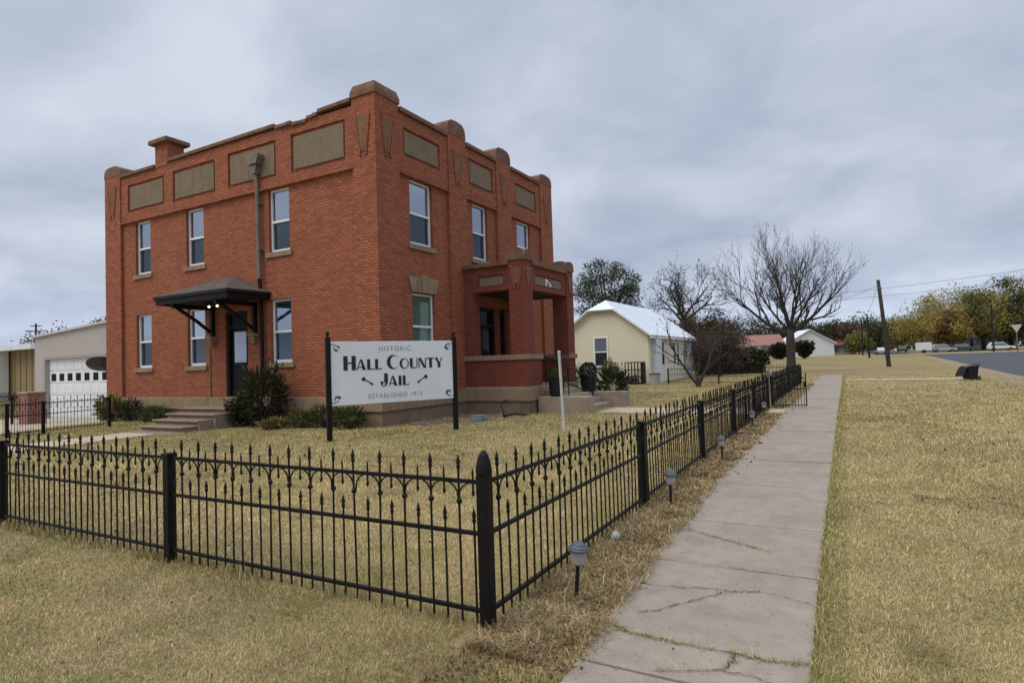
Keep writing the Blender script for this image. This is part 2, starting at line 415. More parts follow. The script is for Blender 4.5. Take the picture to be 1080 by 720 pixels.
def strip(name, left, rightp, mat_, dz, parent=None, label=None, cat=None, thick=0):
    """sheet between two polylines given as x(y): lists of (x, y); rows added at the ground's own breakpoints"""
    def xi(pl, y):
        if y <= pl[0][1]: return pl[0][0]
        for (xa, ya), (xb, yb) in zip(pl, pl[1:]):
            if y <= yb: return xa + (xb-xa)*(y-ya)/(yb-ya)
        return pl[-1][0]
    y0, y1 = left[0][1], left[-1][1]
    ys = sorted(set([y0, y1] + [p[1] for p in left+rightp if y0 < p[1] < y1] + [y for y in YB if y0 < y < y1]))
    m = MB()
    for y in ys:
        for x in (xi(left, y), xi(rightp, y)):
            m.v.append((x, y, gz(x, y)+dz))
    for k in range(len(ys)-1): m.f.append((2*k, 2*k+1, 2*k+3, 2*k+2))
    if thick:
        for k in range(len(ys)-1):
            for sd in (0, 1):
                a, b = m.v[2*k+sd], m.v[2*k+2+sd]
                m.poly([a, b, (b[0], b[1], b[2]-thick), (a[0], a[1], a[2]-thick)])
        for k in (0, len(ys)-1):
            a, b = m.v[2*k], m.v[2*k+1]; m.poly([a, b, (b[0], b[1], b[2]-thick), (a[0], a[1], a[2]-thick)])
    o = m.build(name, mat_, parent)
    if parent is None: tag(o, label, cat, kind='structure')
    return o

# main sidewalk, poured in slabs with tooled joints
def wl(y): return np.interp(y, [0, 2.8, 3.9, 4.9, 6.8, 12, 18.6, 48.2], [-1.28, -1.31, -1.41, -1.47, -1.55, -1.65, -1.68, -1.82])
def wr(y): return np.interp(y, [0, 3.4, 5, 9, 14.7, 39.5, 47.5], [-0.235, -0.24, -0.27, -0.30, -0.34, -0.50, -0.56])
joints = [-1.0, 1.5, 3.02, 4.77, 6.045, 7.9, 9.8, 11.7, 13.6, 15.5, 17.4, 19.3, 21.2, 23.1, 25, 27, 29, 31, 33, 35, 37, 39, 41, 43, 45, 47.5]
m = MB()
for a, b in zip(joints, joints[1:]):
    g_ = 0.012; ya, yb = a+g_, b-g_; t0, t1 = rng.uniform(-.004, .006), rng.uniform(-.004, .006); h = 0.022
    zz = lambda y: gz(-1, y)
    P = [(wl(ya), ya, zz(ya)+h+t0), (wr(ya), ya, zz(ya)+h+t1), (wr(yb), yb, zz(yb)+h+t1), (wl(yb), yb, zz(yb)+h+t0)]
    m.prism(P, (0, 0, -0.12), (0, 0, 0))
walk = m.build('sidewalk', WALK, bevel=0.006); tag(walk, 'long straight grey brown concrete sidewalk beside the iron fence', 'sidewalk', kind='structure')
m = MB()
cracks = [[(-1.42,5.7),(-1.08,5.5),(-0.78,5.34),(-0.63,5.27)], [(-1.36,4.80),(-0.95,4.79),(-0.55,4.76)],
          [(-1.4,4.19),(-1.15,4.22),(-0.88,4.29),(-0.8,4.28),(-0.57,4.37),(-0.34,4.28),(-0.285,4.27)],
          [(-1.25,3.71),(-1.13,3.78),(-0.97,4.03),(-0.87,4.16),(-0.8,4.28)],
          [(-1.29,3.47),(-1.19,3.42),(-1.04,3.41),(-0.9,3.40),(-0.62,3.42),(-0.46,3.40),(-0.26,3.44)],
          [(-0.93,3.06),(-0.64,3.2),(-0.6,3.33),(-0.62,3.42)], [(-0.64,3.2),(-0.48,3.2),(-0.3,3.14)]]
for pl in cracks:
    P = []
    for (a, b) in zip(pl, pl[1:]):
        for k in range(6):
            q = k/6; P.append((a[0]+(b[0]-a[0])*q+rng.uniform(-.012,.012), a[1]+(b[1]-a[1])*q+rng.uniform(-.014,.014)))
    P.append(pl[-1])
    for (a, b) in zip(P, P[1:]):
        wd = rng.uniform(.001, .0042); d = Vector((b[0]-a[0], b[1]-a[1], 0)); n_ = Vector((-d.y, d.x, 0)).normalized()*wd
        m.poly([(a[0]-n_.x, a[1]-n_.y, .031), (b[0]-n_.x, b[1]-n_.y, .031), (b[0]+n_.x, b[1]+n_.y, .031), (a[0]+n_.x, a[1]+n_.y, .031)])
m.build('crack', CRACK, walk)

strip('gate_path', [(-6.75, 17.3), (-6.75, 19.05)], [(-1.665, 17.3), (-1.665, 19.05)], PALECONC, 0.016, label='pale concrete path from the porch steps to the gate', cat='path', thick=.1)
strip('garden_path', [(-17.4, 3.3), (-17.4, 9.5)], [(-16.0, 3.3), (-16.0, 9.5)], PALECONC, 0.014, label='concrete path leading to the side door steps', cat='path', thick=.1)
strip('driveway', [(-33.5, 8.3), (-33.5, 13.97)], [(-21.2, 8.3), (-24.8, 13.97)], PALECONC, 0.02, label='pale concrete driveway in front of the white garage door', cat='driveway', thick=.1)
strip('cross_path', [(-0.6, 38.1), (-0.6, 39.3)], [(5.2, 38.1), (5.2, 39.3)], PALECONC, 0.018, label='narrow concrete path crossing the verge towards the street', cat='path', thick=.1)
strip('gravel_verge', [(3.9, 8), (4.6, 20), (5.7, 33), (6.2, 45), (8.3, 80), (9.3, 105)], [(5.2, 8), (6.0, 20), (7.4, 33), (8.2, 45), (9.7, 80), (10.6, 105)], GRAVEL, 0.006, label='bare gravelly strip along the edge of the street', cat='verge')
strip('road', [(4.9, -10), (5.6, 15), (7.7, 40), (10.4, 105), (11.0, 136)], [(60, -10), (60, 15), (60, 40), (60, 105), (60, 136)], ASPHALT, 0.012, label='dark asphalt street widening into a junction', cat='road')
strip('gutter', [(4.2, 136), (4.0, 140)], [(70, 136), (70, 140)], PALECONC, 0.03, label='pale concrete gutter across the end of the junction', cat='gutter')
strip('far_road', [(4.4, 140), (4.0, 300)], [(11.5, 140), (10.0, 300)], ASPHALT, 0.03, label='distant continuation of the asphalt street', cat='road')
strip('cross_street', [(-60, 54), (-60, 58)], [(-6, 54), (-6, 58)], GRAVEL, 0.006, label='worn gravelly track beyond the hedge', cat='track')
strip('dirt_track', [(-12, 58), (-12, 62.5)], [(5.5, 58), (5.5, 62.5)], soil_mat('trodden_dirt', (0.15, 0.115, 0.07), (0.26, 0.20, 0.125)), 0.008, label='worn brownish dirt strip across the grass beyond the sidewalk', cat='track')
strip('ditch_shadow', [(-0.55, 39.32), (-0.55, 39.75)], [(4.6, 39.32), (4.6, 39.75)], SOIL_SHADE, 0.007, label='flat dark strip painted for the shadow line along the crossing path', cat='shadow strip')  # shadow line at the ditch edge, painted as a flat dark strip
strip('sidewalk_end_shadow', [(-2.2, 47.6), (-2.6, 49.2)], [(-0.2, 47.6), (0.6, 49.2)], SOIL_SHADE, 0.007, label='flat dark strip painted for the shade where the sidewalk ends', cat='shadow strip')  # flat sheet whose dark colour stands in for shade past the last slab
# planting bed along the front wall, soil under the porch side
def sheet(name, pts, mat_, label, cat):
    m = MB(); m.poly([(x, y, z) for x, y, z in pts]); return tag(m.build(name, mat_), label, cat, kind='structure')
sheet('flower_bed', [(-10.2, 12.9, .006), (-9.0, 13.2, .006), (-8.6, 14.2, .006), (-8.2, 15.6, .006), (-8.3, 16.8, .006), (-10.9, 16.8, .006), (-10.9, 12.9, .006)], SOIL_SHADE, 'bare soil bed in the corner between wall and porch', 'flower bed')

# ------------------------------------------------------------------ the brick building
B = empty('brick_building', (-17.4, 17.9, 0), 'two storey red brick building with stone panels and corner porch', 'building')
XL, XR, Y0, Y1 = -23.95, -10.85, 12.4, 23.42     # outer faces of the piers
RC = 0.10                                        # wall recess behind the piers
ZT, ZB = 8.76, 0.78
WL_X = [(-22.17, -21.27), (-19.23, -18.31), (-15.19, -14.30)]
LOWZ, UPZ = (1.80, 3.68), (5.10, 7.00)
DOOR = (-17.30, -16.24, 0.80, 3.46)
WR_Y = [(13.92, 15.00), (17.26, 18.22), (20.40, 21.48)]
PORCHDOOR = (17.05, 19.42, 0.86, 3.5)

def wall_grid(m, u0, u1, z0, z1, holes, fn, depth):
    """front faces of a wall with openings, plus the reveals of each opening. fn(u, z, d) -> point, d = depth into the wall"""
    us = sorted(set([u0, u1] + [h[0] for h in holes] + [h[1] for h in holes])); zs = sorted(set([z0, z1] + [h[2] for h in holes] + [h[3] for h in holes]))
    for ua, ub in zip(us, us[1:]):
        for za, zb in zip(zs, zs[1:]):
            uc, zc_ = (ua+ub)/2, (za+zb)/2
            if any(h[0] < uc < h[1] and h[2] < zc_ < h[3] for h in holes): continue
            m.poly([fn(ua, za, 0), fn(ub, za, 0), fn(ub, zb, 0), fn(ua, zb, 0)])
    for (a, b, c, d) in holes:
        m.poly([fn(a, c, 0), fn(a, d, 0), fn(a, d, depth), fn(a, c, depth)])
        m.poly([fn(b, c, 0), fn(b, d, 0), fn(b, d, depth), fn(b, c, depth)])
        m.poly([fn(a, d, 0), fn(b, d, 0), fn(b, d, depth), fn(a, d, depth)])
        m.poly([fn(a, c, 0), fn(b, c, 0), fn(b, c, depth), fn(a, c, depth)])

fA = lambda u, z, d=0: (u, Y0+RC+d, z)          # long side, facing the near lawn
fB = lambda u, z, d=0: (XR-RC-d, u, z)          # entrance side, facing the street
m = MB()
holesA = [(a, b, *LOWZ) for a, b in WL_X] + [(a, b, *UPZ) for a, b in WL_X] + [DOOR]
holesB = [(*WR_Y[0], *LOWZ), (*WR_Y[2], *LOWZ), PORCHDOOR] + [(a, b, *UPZ) for a, b in WR_Y]
wall_grid(m, XL+.3, XR-.3, ZB, 7.06, holesA, fA, 0.22)
wall_grid(m, Y0+.3, Y1-.3, ZB, 7.06, holesB, fB, 0.22)
m.poly([(XL+RC, Y0+.3, 0), (XL+RC, Y1-.3, 0), (XL+RC, Y1-.3, ZT), (XL+RC, Y0+.3, ZT)])
m.poly([(XL+.3, Y1-RC, 0), (XR-.3, Y1-RC, 0), (XR-.3, Y1-RC, ZT), (XL+.3, Y1-RC, ZT)])
wallo = m.build('wall', BRICK, B)
# frieze above the string course stands 6 cm proud of the wall; panels sit in recesses
PA = [(-22.43, -20.45, 7.48, 8.30), (-19.75, -17.70, 7.45, 8.33), (-16.87, -14.85, 7.44, 8.36), (-14.02, -12.05, 7.42, 8.38)]
PB = [(13.70, 15.30, 7.66, 8.30), (17.12, 18.50, 7.64, 8.36), (20.33, 21.88, 7.64, 8.30)]
m = MB()
gA = lambda u, z, d=0: (u, Y0+.04+d, z); gB = lambda u, z, d=0: (XR-.04-d, u, z)
fr = 0.09
wall_grid(m, XL+.3, XR-.3, 7.06, ZT, [(a-fr, b+fr, c-fr, d+fr) for a, b, c, d in PA], gA, 0.10)
wall_grid(m, Y0+.3, Y1-.3, 7.06, ZT, [(a-fr, b+fr, c-fr, d+fr) for a, b, c, d in PB], gB, 0.10)
m.poly([(XL+.3, Y0+.04, 7.06), (XR-.3, Y0+.04, 7.06), (XR-.3, Y0+RC, 7.06), (XL+.3, Y0+RC, 7.06)])
m.poly([(XR-.04, Y0+.3, 7.06), (XR-.04, Y1-.3, 7.06), (XR-RC, Y1-.3, 7.06), (XR-RC, Y0+.3, 7.06)])
fz = m.build('frieze', BRICK, B)
m = MB()
m.box(XL+1.0, XR-.8, Y0-.012, Y0+RC+.05, 7.015, 7.058)
m.box(XR-RC-.05, XR+.012, Y0+1.02, Y0+3.38, 7.015, 7.058); m.box(XR-RC-.05, XR+.012, Y0+4.38, Y0+6.38, 7.015, 7.058); m.box(XR-RC-.05, XR+.012, Y0+7.46, Y0+9.9, 7.015, 7.058)
m.build('string_course', BRICK, B)
for a, b, c, d in PA:   # stucco panel and the thin brick frame round it
    m = MB(); m.box(a-fr, b+fr, Y0+.10, Y0+.2, c-fr, d+fr); p_ = m.build('stone_panel', BRICK, B)
    m = MB(); m.box(a, b, Y0+.055, Y0+.13, c, d); m.build('panel_face', PANELST, p_, bevel=.012)
for a, b, c, d in PB:
    m = MB(); m.box(XR-.2, XR-.10, a-fr, b+fr, c-fr, d+fr); p_ = m.build('stone_panel', BRICK, B)
    m = MB(); m.box(XR-.13, XR-.055, a, b, c, d); m.build('panel_face', PANELST, p_, bevel=.012)

# piers, their wedge ornaments and rounded stone caps
def cap_prism(m, u0, u1, zb, zt, fn, dep, over=.012):
    hw = (u1-u0)/2+over; uc = (u0+u1)/2; prof = []
    for k in range(9):
        a = math.pi*k/8
        cx = math.cos(a); sz = math.sin(a)
        prof.append((uc - hw*math.copysign(abs(cx)**0.62, cx), zb + (zt-zb)*(.30+.70*sz**0.8)))
    prof = [(uc-hw, zb)] + prof + [(uc+hw, zb)]
    m.prism([fn(u, z, 0) for u, z in prof], Vector(fn(0, 0, -over))-Vector(fn(0, 0, 0)), Vector(fn(0, 0, dep+over))-Vector(fn(0, 0, 0)))
pA = lambda u, z, d=0: (u, Y0+d, z); pB = lambda u, z, d=0: (XR-d, u, z)
def wedge(fn, uc, z0=7.42, z1=8.38, parent=None, s=1.0):
    m = MB(); P = [(uc-.07*s, z0), (uc+.07*s, z0), (uc+.20*s, z1), (uc-.20*s, z1)]
    m.prism([fn(u, z, 0) for u, z in P], Vector(fn(0, 0, -.028))-Vector(fn(0, 0, 0)), Vector(fn(0, 0, .05))-Vector(fn(0, 0, 0)))
    k = m.build('keystone_wedge', WEDGE, parent, bevel=.008)
    m = MB()
    for sgn in (-1, 1):   # raised brick lips down either side
        Q = [(uc+sgn*.07*s, z0-.12), (uc+sgn*.125*s, z0-.12), (uc+sgn*.27*s, z1+.04), (uc+sgn*.215*s, z1+.04)]
        m.prism([fn(u, z, 0) for u, z in Q], Vector(fn(0, 0, -.035))-Vector(fn(0, 0, 0)), Vector(fn(0, 0, .05))-Vector(fn(0, 0, 0)))
    m.build('brick_lip', BRICK, k)

def pier(x0, x1, y0, y1, ztop, faces, capz=9.28, zlow=ZB):
    m = MB(); m.box(x0, x1, y0, y1, zlow, ztop); p_ = m.build('pier', BRICK, B)
    m = MB()
    for f in faces:
        if f == 'A': cap_prism(m, x0, x1, ztop, capz, pA, y1-y0); wedge(pA, (x0+x1)/2, parent=p_)
        if f == 'B': cap_prism(m, y0, y1, ztop, capz, pB, x1-x0); wedge(pB, (y0+y1)/2, parent=p_)
    m.build('pier_cap', CAPST, p_)
    return p_
pier(XL, XL+1.0, Y0, Y0+1.0, 8.84, 'A', 9.22)
pier(XR-.55, XR, Y0+3.4, Y0+4.4, 8.92, 'B', 9.42)
pier(XR-.55, XR, Y0+6.4, Y0+7.44, 8.92, 'B', 9.40, 3.965)
pier(XR-.55, XR, Y1-1.1, Y1, 8.92, 'B', 9.32)
# the corner pier carries a larger many-sided cap
m = MB(); m.box(XR-.82, XR, Y0, Y0+.98, ZB, 8.93); cp_ = m.build('pier', BRICK, B)
wedge(pA, XR-.43, parent=cp_); wedge(pB, Y0+.50, parent=cp_)
m = MB()
cx_, cy_ = XR-.41, Y0+.49
ring = [(.45, .53, 8.93), (.45, .53, 9.08), (.39, .47, 9.27), (.21, .27, 9.39), (.05, .06, 9.42)]
i0 = 0
for (hx, hy, z) in ring: m.v += [(cx_-hx, cy_-hy, z), (cx_+hx, cy_-hy, z), (cx_+hx, cy_+hy, z), (cx_-hx, cy_+hy, z)]
for k in range(len(ring)-1):
    for q in range(4): m.f.append((4*k+q, 4*k+(q+1) % 4, 4*k+4+(q+1) % 4, 4*k+4+q))
m.f.append((3, 2, 1, 0)); e0 = 4*(len(ring)-1); m.f.append((e0, e0+1, e0+2, e0+3))
m.build('pier_cap', CAPST, cp_, bevel=.02)

# parapet coping with a sagging broken stretch, flat roof
m = MB()
segs = [(XL+1.03, -20.82, 8.74, 8.74), (-20.08, -14.75, 8.80, 8.84), (-12.95, XR-.86, 8.86, 8.90)]
for a, b, za, zb in segs:
    m.prism([(a, Y0-.04, za-.03), (b, Y0-.04, zb-.03), (b, Y0-.04, zb+.08), (a, Y0-.04, za+.08)], (0, 0, 0), (0, .42, 0))
k0 = -14.75
while k0 < -12.97:
    k1 = min(k0+rng.uniform(.18, .34), -12.97); z = 8.80+rng.uniform(-.035, .03)-.05*math.sin((k0+14.75)/1.8*math.pi)
    m.box(k0+.008, k1-.008, Y0-.03+rng.uniform(-.03, .02), Y0+.36, z-.04, z+.065); k0 = k1
for a, b in ((Y0+1.04, Y0+3.36), (Y0+4.44, Y0+6.36), (Y0+7.48, Y1-1.14)):
    m.box(XR-.40, XR+.04, a, b, 8.78, 8.91)
m.box(XL-.0, XL+.36, Y0+1.0, Y1, 8.72, 8.85); m.box(XL+.37, XR-1.1, Y1-.36, Y1, 8.72, 8.85)
m.build('coping', CAPST, B, bevel=.012)
m = MB(); m.box(XL+.3, XR-.3, Y0+.32, Y1-.32, 8.0, 8.15); m.build('flat_roof', DARKIN, B)
m = MB(); m.box(XL+.36, XR-.36, Y0+.36, Y0+.40, 8.15, 8.72); m.box(XR-.40, XR-.36, Y0+.4, Y1-.4, 8.15, 8.72); m.box(XL+.36, XL+.40, Y0+.4, Y1-.4, 8.15, 8.72); m.box(XL+.36, XR-.36, Y1-.40, Y1-.36, 8.15, 8.72)
m.build('parapet_back', BRICK, B)

# foundation and stone base band
m = MB()
m.box(XL-.03, XR+.03, Y0-.03, Y1+.03, -.5, .40)
m.build('foundation', FOUND, B)
m = MB()
m.box(XL-.09, XR+.09, Y0-.09, Y1+.09, .40, .74)
m.box(XL-.06, XR+.06, Y0-.06, Y1+.06, .74, .785)
m.build('base_band', STONE, B, bevel=.012)

# chimney at the parapet
m = MB(); m.box(-20.80, -20.10, Y0+.02, Y0+.62, 8.70, 9.47); ch = m.build('chimney', BRICK, B)
m = MB(); m.box(-20.97, -19.93, Y0-.14, Y0+.76, 9.47, 9.63); m.build('chimney_cap', CAPST, ch, bevel=.03)

# windows
def window(fn, u0, u1, z0, z1, low_mat, up_mat=PANE_UP, sill=True, lint=False):
    d = .12; t = .055
    m = MB()
    def bx(ua, ub, za, zb, da, db):
        P = [fn(ua, za, da), fn(ub, zb, db)]
        lo = [min(P[0][k], P[1][k]) for k in range(3)]; hi = [max(P[0][k], P[1][k]) for k in range(3)]
        m.box(lo[0], hi[0], lo[1], hi[1], lo[2], hi[2])
    zm_ = z0 + (z1-z0)*.49
    bx(u0, u0+t, z0, z1, d-.03, d+.05); bx(u1-t, u1, z0, z1, d-.03, d+.05)
    bx(u0+t, u1-t, z0, z0+.09, d-.03, d+.05); bx(u0+t, u1-t, z1-t, z1, d-.03, d+.05)
    bx(u0+t, u1-t, zm_-.032, zm_+.032, d-.035, d+.05)
    fo = m.build('window', WHITE, B, bevel=.004)
    m = MB(); bx(u0+t+.0, u1-t, z0+.09, zm_-.032, d+.025, d+.06); m.build('lower_pane', low_mat, fo)
    m = MB(); bx(u0+t, u1-t, zm_+.032, z1-t, d+.005, d+.04); m.build('upper_pane', up_mat, fo)
    if sill:
        m = MB(); bx(u0-.11, u1+.11, z0-.15, z0, -.06, d); m.build('sill', STONE, fo, bevel=.01)
    return fo
for a, b in WL_X:
    window(fA, a, b, *LOWZ, PANE_LOW); window(fA, a, b, *UPZ, PANE_LOW)
for k, (a, b) in enumerate(WR_Y):
    if k != 1:
        wo = window(fB, a, b, *LOWZ, PANE_GREEN if k == 0 else PANE_LOW, PANE_GREEN if k == 0 else PANE_UP)
        m = MB()   # flared stone lintel with raised keystone
        cu = (a+b)/2; h = (b-a)/2
        P = [(cu-h-.02, 3.70), (cu-.13, 3.70), (cu-.17, 4.16), (cu-h-.20, 4.16)]
        for sg in (1, -1):
            m.prism([fB(cu+sg*(u-cu), z, 0) for u, z in P], (.05, 0, 0), (-.05, 0, 0))
        m.prism([fB(u, z, 0) for u, z in [(cu-.125, 3.70), (cu+.125, 3.70), (cu+.165, 4.24), (cu-.165, 4.24)]], (.075, 0, 0), (-.05, 0, 0))
        m.build('lintel', STONE, wo, bevel=.008)
    window(fB, a, b, *UPZ, PANE_LOW)

# side door: black, half glazed, with transom
m = MB(); a, b, c, d = DOOR
m.box(a, a+.10, Y0+.16, Y0+.30, c, d); m.box(b-.10, b, Y0+.16, Y0+.30, c, d); m.box(a+.10, b-.10, Y0+.16, Y0+.30, d-.10, d); m.box(a+.10, b-.10, Y0+.17, Y0+.29, 2.92, 3.0)
m.box(a+.10, b-.10, Y0+.24, Y0+.30, 3.0, d-.10)
side = m.build('side_door', BLACKWOOD, B, bevel=.005)
m = MB(); m.box(a+.105, b-.105, Y0+.25, Y0+.31, c+.02, 2.915)
for k in range(5): m.box(a+.22, b-.22, Y0+.238, Y0+.25, c+.14+.19*k, c+.27+.19*k)
m.build('door_leaf', BLACKWOOD, side)
m = MB(); m.box(a+.25, b-.25, Y0+.238, Y0+.252, 1.86, 2.82); m.build('door_glass', PANE_DOOR, side)
m = MB(); m.lathe((b-.19, Y0+.235, 1.72), [(.001, -.02), (.03, -.015), (.03, .015), (.001, .02)], 8, Matrix.Rotation(rad(90), 3, 'X')); m.build('handle', METALGREY, side)

# canopy over the side door
CX0, CX1, CY, CZ = -18.58, -15.2, Y0-1.35, 3.93
apex = (-16.9, Y0+.02, 4.54)
m = MB()
e1, e2, e3, e4 = (CX0-.06, CY-.06, CZ), (CX1+.06, CY-.06, CZ), (CX1+.06, Y0+RC, CZ), (CX0-.06, Y0+RC, CZ)
ap = (apex[0]+.15, Y0+RC, apex[2]); ap0 = (apex[0]-.15, Y0+RC, apex[2])
ridge_f = (apex[0], Y0-.10, apex[2])
m.poly([e1, e2, ridge_f]); m.poly([e2, e3, ap, ridge_f]); m.poly([e4, e1, ridge_f, ap0])
cano = m.build('canopy', SHINGLE, B)
so = cano.modifiers.new('thick', 'SOLIDIFY'); so.thickness = .035
m = MB(); m.box(CX0, CX1, CY, CY+.06, CZ-.26, CZ-.035); m.box(CX0, CX0+.06, CY+.06, Y0+RC, CZ-.26, CZ-.035); m.box(CX1-.06, CX1, CY+.06, Y0+RC, CZ-.26, CZ-.035)
m.box(CX0-.05, CX1+.05, CY-.05, CY, CZ-.10, CZ-.03); m.box(CX0-.05, CX0, CY, Y0+RC, CZ-.10, CZ-.03); m.box(CX1, CX1+.05, CY, Y0+RC, CZ-.10, CZ-.03)
m.build('canopy_fascia', BLACKWOOD, cano)
m = MB(); m.box(CX0+.06, CX1-.06, CY+.06, Y0+RC, CZ-.18, CZ-.14); m.build('canopy_soffit', BLACKWOOD, cano)
for bxx in (-17.86, -15.84):
    m = MB(); m.box(bxx-.06, bxx+.06, Y0-.02, Y0+.10, 2.72, CZ-.26); m.box(bxx-.06, bxx+.06, CY+.06, Y0-.02, CZ-.38, CZ-.26)
    m.tube([(bxx, Y0-.04, 2.86), (bxx, Y0-.45, 3.16), (bxx, CY+.22, CZ-.36)], .055, 4)
    br_ = m.build('canopy_bracket', BLACKWOOD, cano)
    m = MB(); m.box(bxx-.14, bxx+.14, Y0-.14, Y0+RC, 2.62, 2.72); m.box(bxx-.10, bxx+.10, Y0-.09, Y0+RC, 2.52, 2.62); m.box(bxx-.06, bxx+.06, Y0-.05, Y0+RC, 2.42, 2.52)
    m.build('corbel', STONE, br_, bevel=.008)
m = MB(); m.box(-17.06, -16.56, Y0-.62, Y0-.5, CZ-.24, CZ-.18); m.tube([(-16.98, Y0-.56, CZ-.24), (-17.0, Y0-.64, CZ-.33)], .035, 8); m.tube([(-16.64, Y0-.56, CZ-.24), (-16.62, Y0-.64, CZ-.33)], .035, 8)
li = m.build('door_light', DARKGREY, cano)
for bx_ in (-17.005, -16.615):
    m = MB(); m.lathe((bx_, Y0-.655, CZ-.36), [(.005, -.035), (.03, -.022), (.038, .0), (.03, .022), (.01, .03)], 10)
    m.build('bulb', LAMPBULB, li, smooth=True)

# rain head and downpipe
m = MB()
m.prism([(-15.74, 0, 7.80), (-15.36, 0, 7.80), (-15.28, 0, 7.98), (-15.28, 0, 8.10), (-15.82, 0, 8.10), (-15.82, 0, 7.98)], (0, Y0-.20, 0), (0, Y0+.06, 0))
m.prism([(-15.63, 0, 7.52), (-15.47, 0, 7.52), (-15.42, 0, 7.80), (-15.68, 0, 7.80)], (0, Y0-.15, 0), (0, Y0+.06, 0))
rh = m.build('rain_head', METALGREY, B, bevel=.01)
m = MB(); m.tube([(-15.56, Y0-.06, 7.52), (-15.53, Y0-.03, 7.2), (-15.50, Y0-.02, 4.35)], .062, 10)
for z in (6.6, 5.2): m.box(-15.60, -15.42, Y0-.09, Y0+RC, z, z+.05)
m.tube([(-15.66, Y0+.03, 7.3), (-15.64, Y0+.03, 4.4)], .022, 6)
m.build('downpipe', METALGREY, B)
m = MB(); m.tube([(-15.50, Y0-.02, 4.35), (-15.46, Y0-.02, 3.9), (-15.46, Y0-.0, .9), (-15.40, Y0-.12, .5), (-15.3, Y0-.3, .12)], .06, 10); m.build('lower_downpipe', BLACKWOOD, B)
m = MB(); m.tube([(-18.05, Y0+RC-.02, 2.4), (-18.05, Y0+RC-.02, .80)], .018, 5); m.build('conduit', METALGREY, B)

# side door steps
m = MB()
SX0, SX1 = -17.75, -16.0
CONCD = stone_mat('worn_concrete', (0.27, 0.205, 0.15), .8)
m.box(SX0, SX1+.45, 11.3, Y0-.095, -.2, .49)
for k in range(4):
    z = .49-.135*(k+1); y1_ = 11.3-.42*k; o_ = rng.uniform(-.05, .05); e_ = .45-.10*k; l_ = SX0+.06*k
    m.box(l_, SX1+e_, y1_-.42, y1_-.002, -.25, z)
    m.box(l_-.04+o_, SX1+e_+.03+o_, y1_-.475, y1_-.004, z+.001, z+.055)
m.box(SX0-.03, SX1+.47, 11.24, Y0-.096, .491, .545)
stp = m.build('door_steps', CONCD, B, bevel=.022)

# porch ---------------------------------------------------------------
PX, PY0, PY1 = -8.6, 16.42, 20.12
FLR = .84
m = MB(); m.box(XR+.03, PX+.0, PY0-.0, PY1, -.3, .40); po_f = m.build('porch', FOUND, B)
m = MB(); m.box(XR+.09, PX+.06, PY0-.06, PY1+.06, .40, .74); m.box(XR+.06, PX+.03, PY0-.03, PY1+.03, .74, .785)
m.build('porch_base_band', STONE, po_f, bevel=.012)
m = MB(); m.box(XR, PX-.0, PY0+.0, PY1, .785, FLR); m.build('porch_floor', CONC, po_f)
# dwarf walls: near side, front either side of the steps, far side
OP0, OP1 = 17.42, 19.62
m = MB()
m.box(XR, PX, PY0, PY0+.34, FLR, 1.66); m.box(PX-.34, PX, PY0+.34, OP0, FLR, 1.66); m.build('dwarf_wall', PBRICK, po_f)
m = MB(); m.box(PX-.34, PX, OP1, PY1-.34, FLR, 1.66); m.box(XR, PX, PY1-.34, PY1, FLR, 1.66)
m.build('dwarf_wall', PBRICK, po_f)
m = MB()
m.box(XR-.04, PX+.06, PY0-.06, PY0+.40, 1.66, 1.82); m.box(PX-.40, PX+.06, PY0+.40, OP0+.02, 1.66, 1.82); m.build('porch_coping', STONE, po_f, bevel=.015); m = MB(); m.box(PX-.40, PX+.06, OP1-.02, PY1-.40, 1.66, 1.82); m.box(XR-.04, PX+.06, PY1-.40, PY1+.06, 1.66, 1.82)
m.build('porch_coping', STONE, po_f, bevel=.015)
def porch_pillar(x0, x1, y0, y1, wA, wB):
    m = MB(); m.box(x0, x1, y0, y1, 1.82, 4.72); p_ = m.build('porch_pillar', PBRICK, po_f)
    fnA = lambda u, z, d=0: (u, y0+d, z); fnB = lambda u, z, d=0: (x1-d, u, z)
    if wA: wedge(fnA, (x0+x1)/2, 3.98, 4.50, p_, .72)
    if wB: wedge(fnB, (y0+y1)/2, 3.98, 4.50, p_, .72)
    m = MB(); cap_prism(m, x0, x1, 4.722, 5.08, fnA, y1-y0, .02); cap_prism(m, y0+.004, y1-.004, 4.726, 5.06, fnB, x1-x0, .036); m.build('pillar_cap', CAPST, p_)
porch_pillar(PX-.56, PX, PY0, PY0+.52, True, True)
porch_pillar(PX-.56, PX, PY1-.56, PY1, True, True)
m = MB(); m.box(XR-.05, XR+.36, PY0+.02, PY0+.40, 1.82, 3.84); m.build('porch_pilaster', PBRICK, po_f); m = MB(); m.box(XR-.05, XR+.36, PY1-.40, PY1-.02, 1.82, 3.84); m.build('porch_pilaster', PBRICK, po_f)
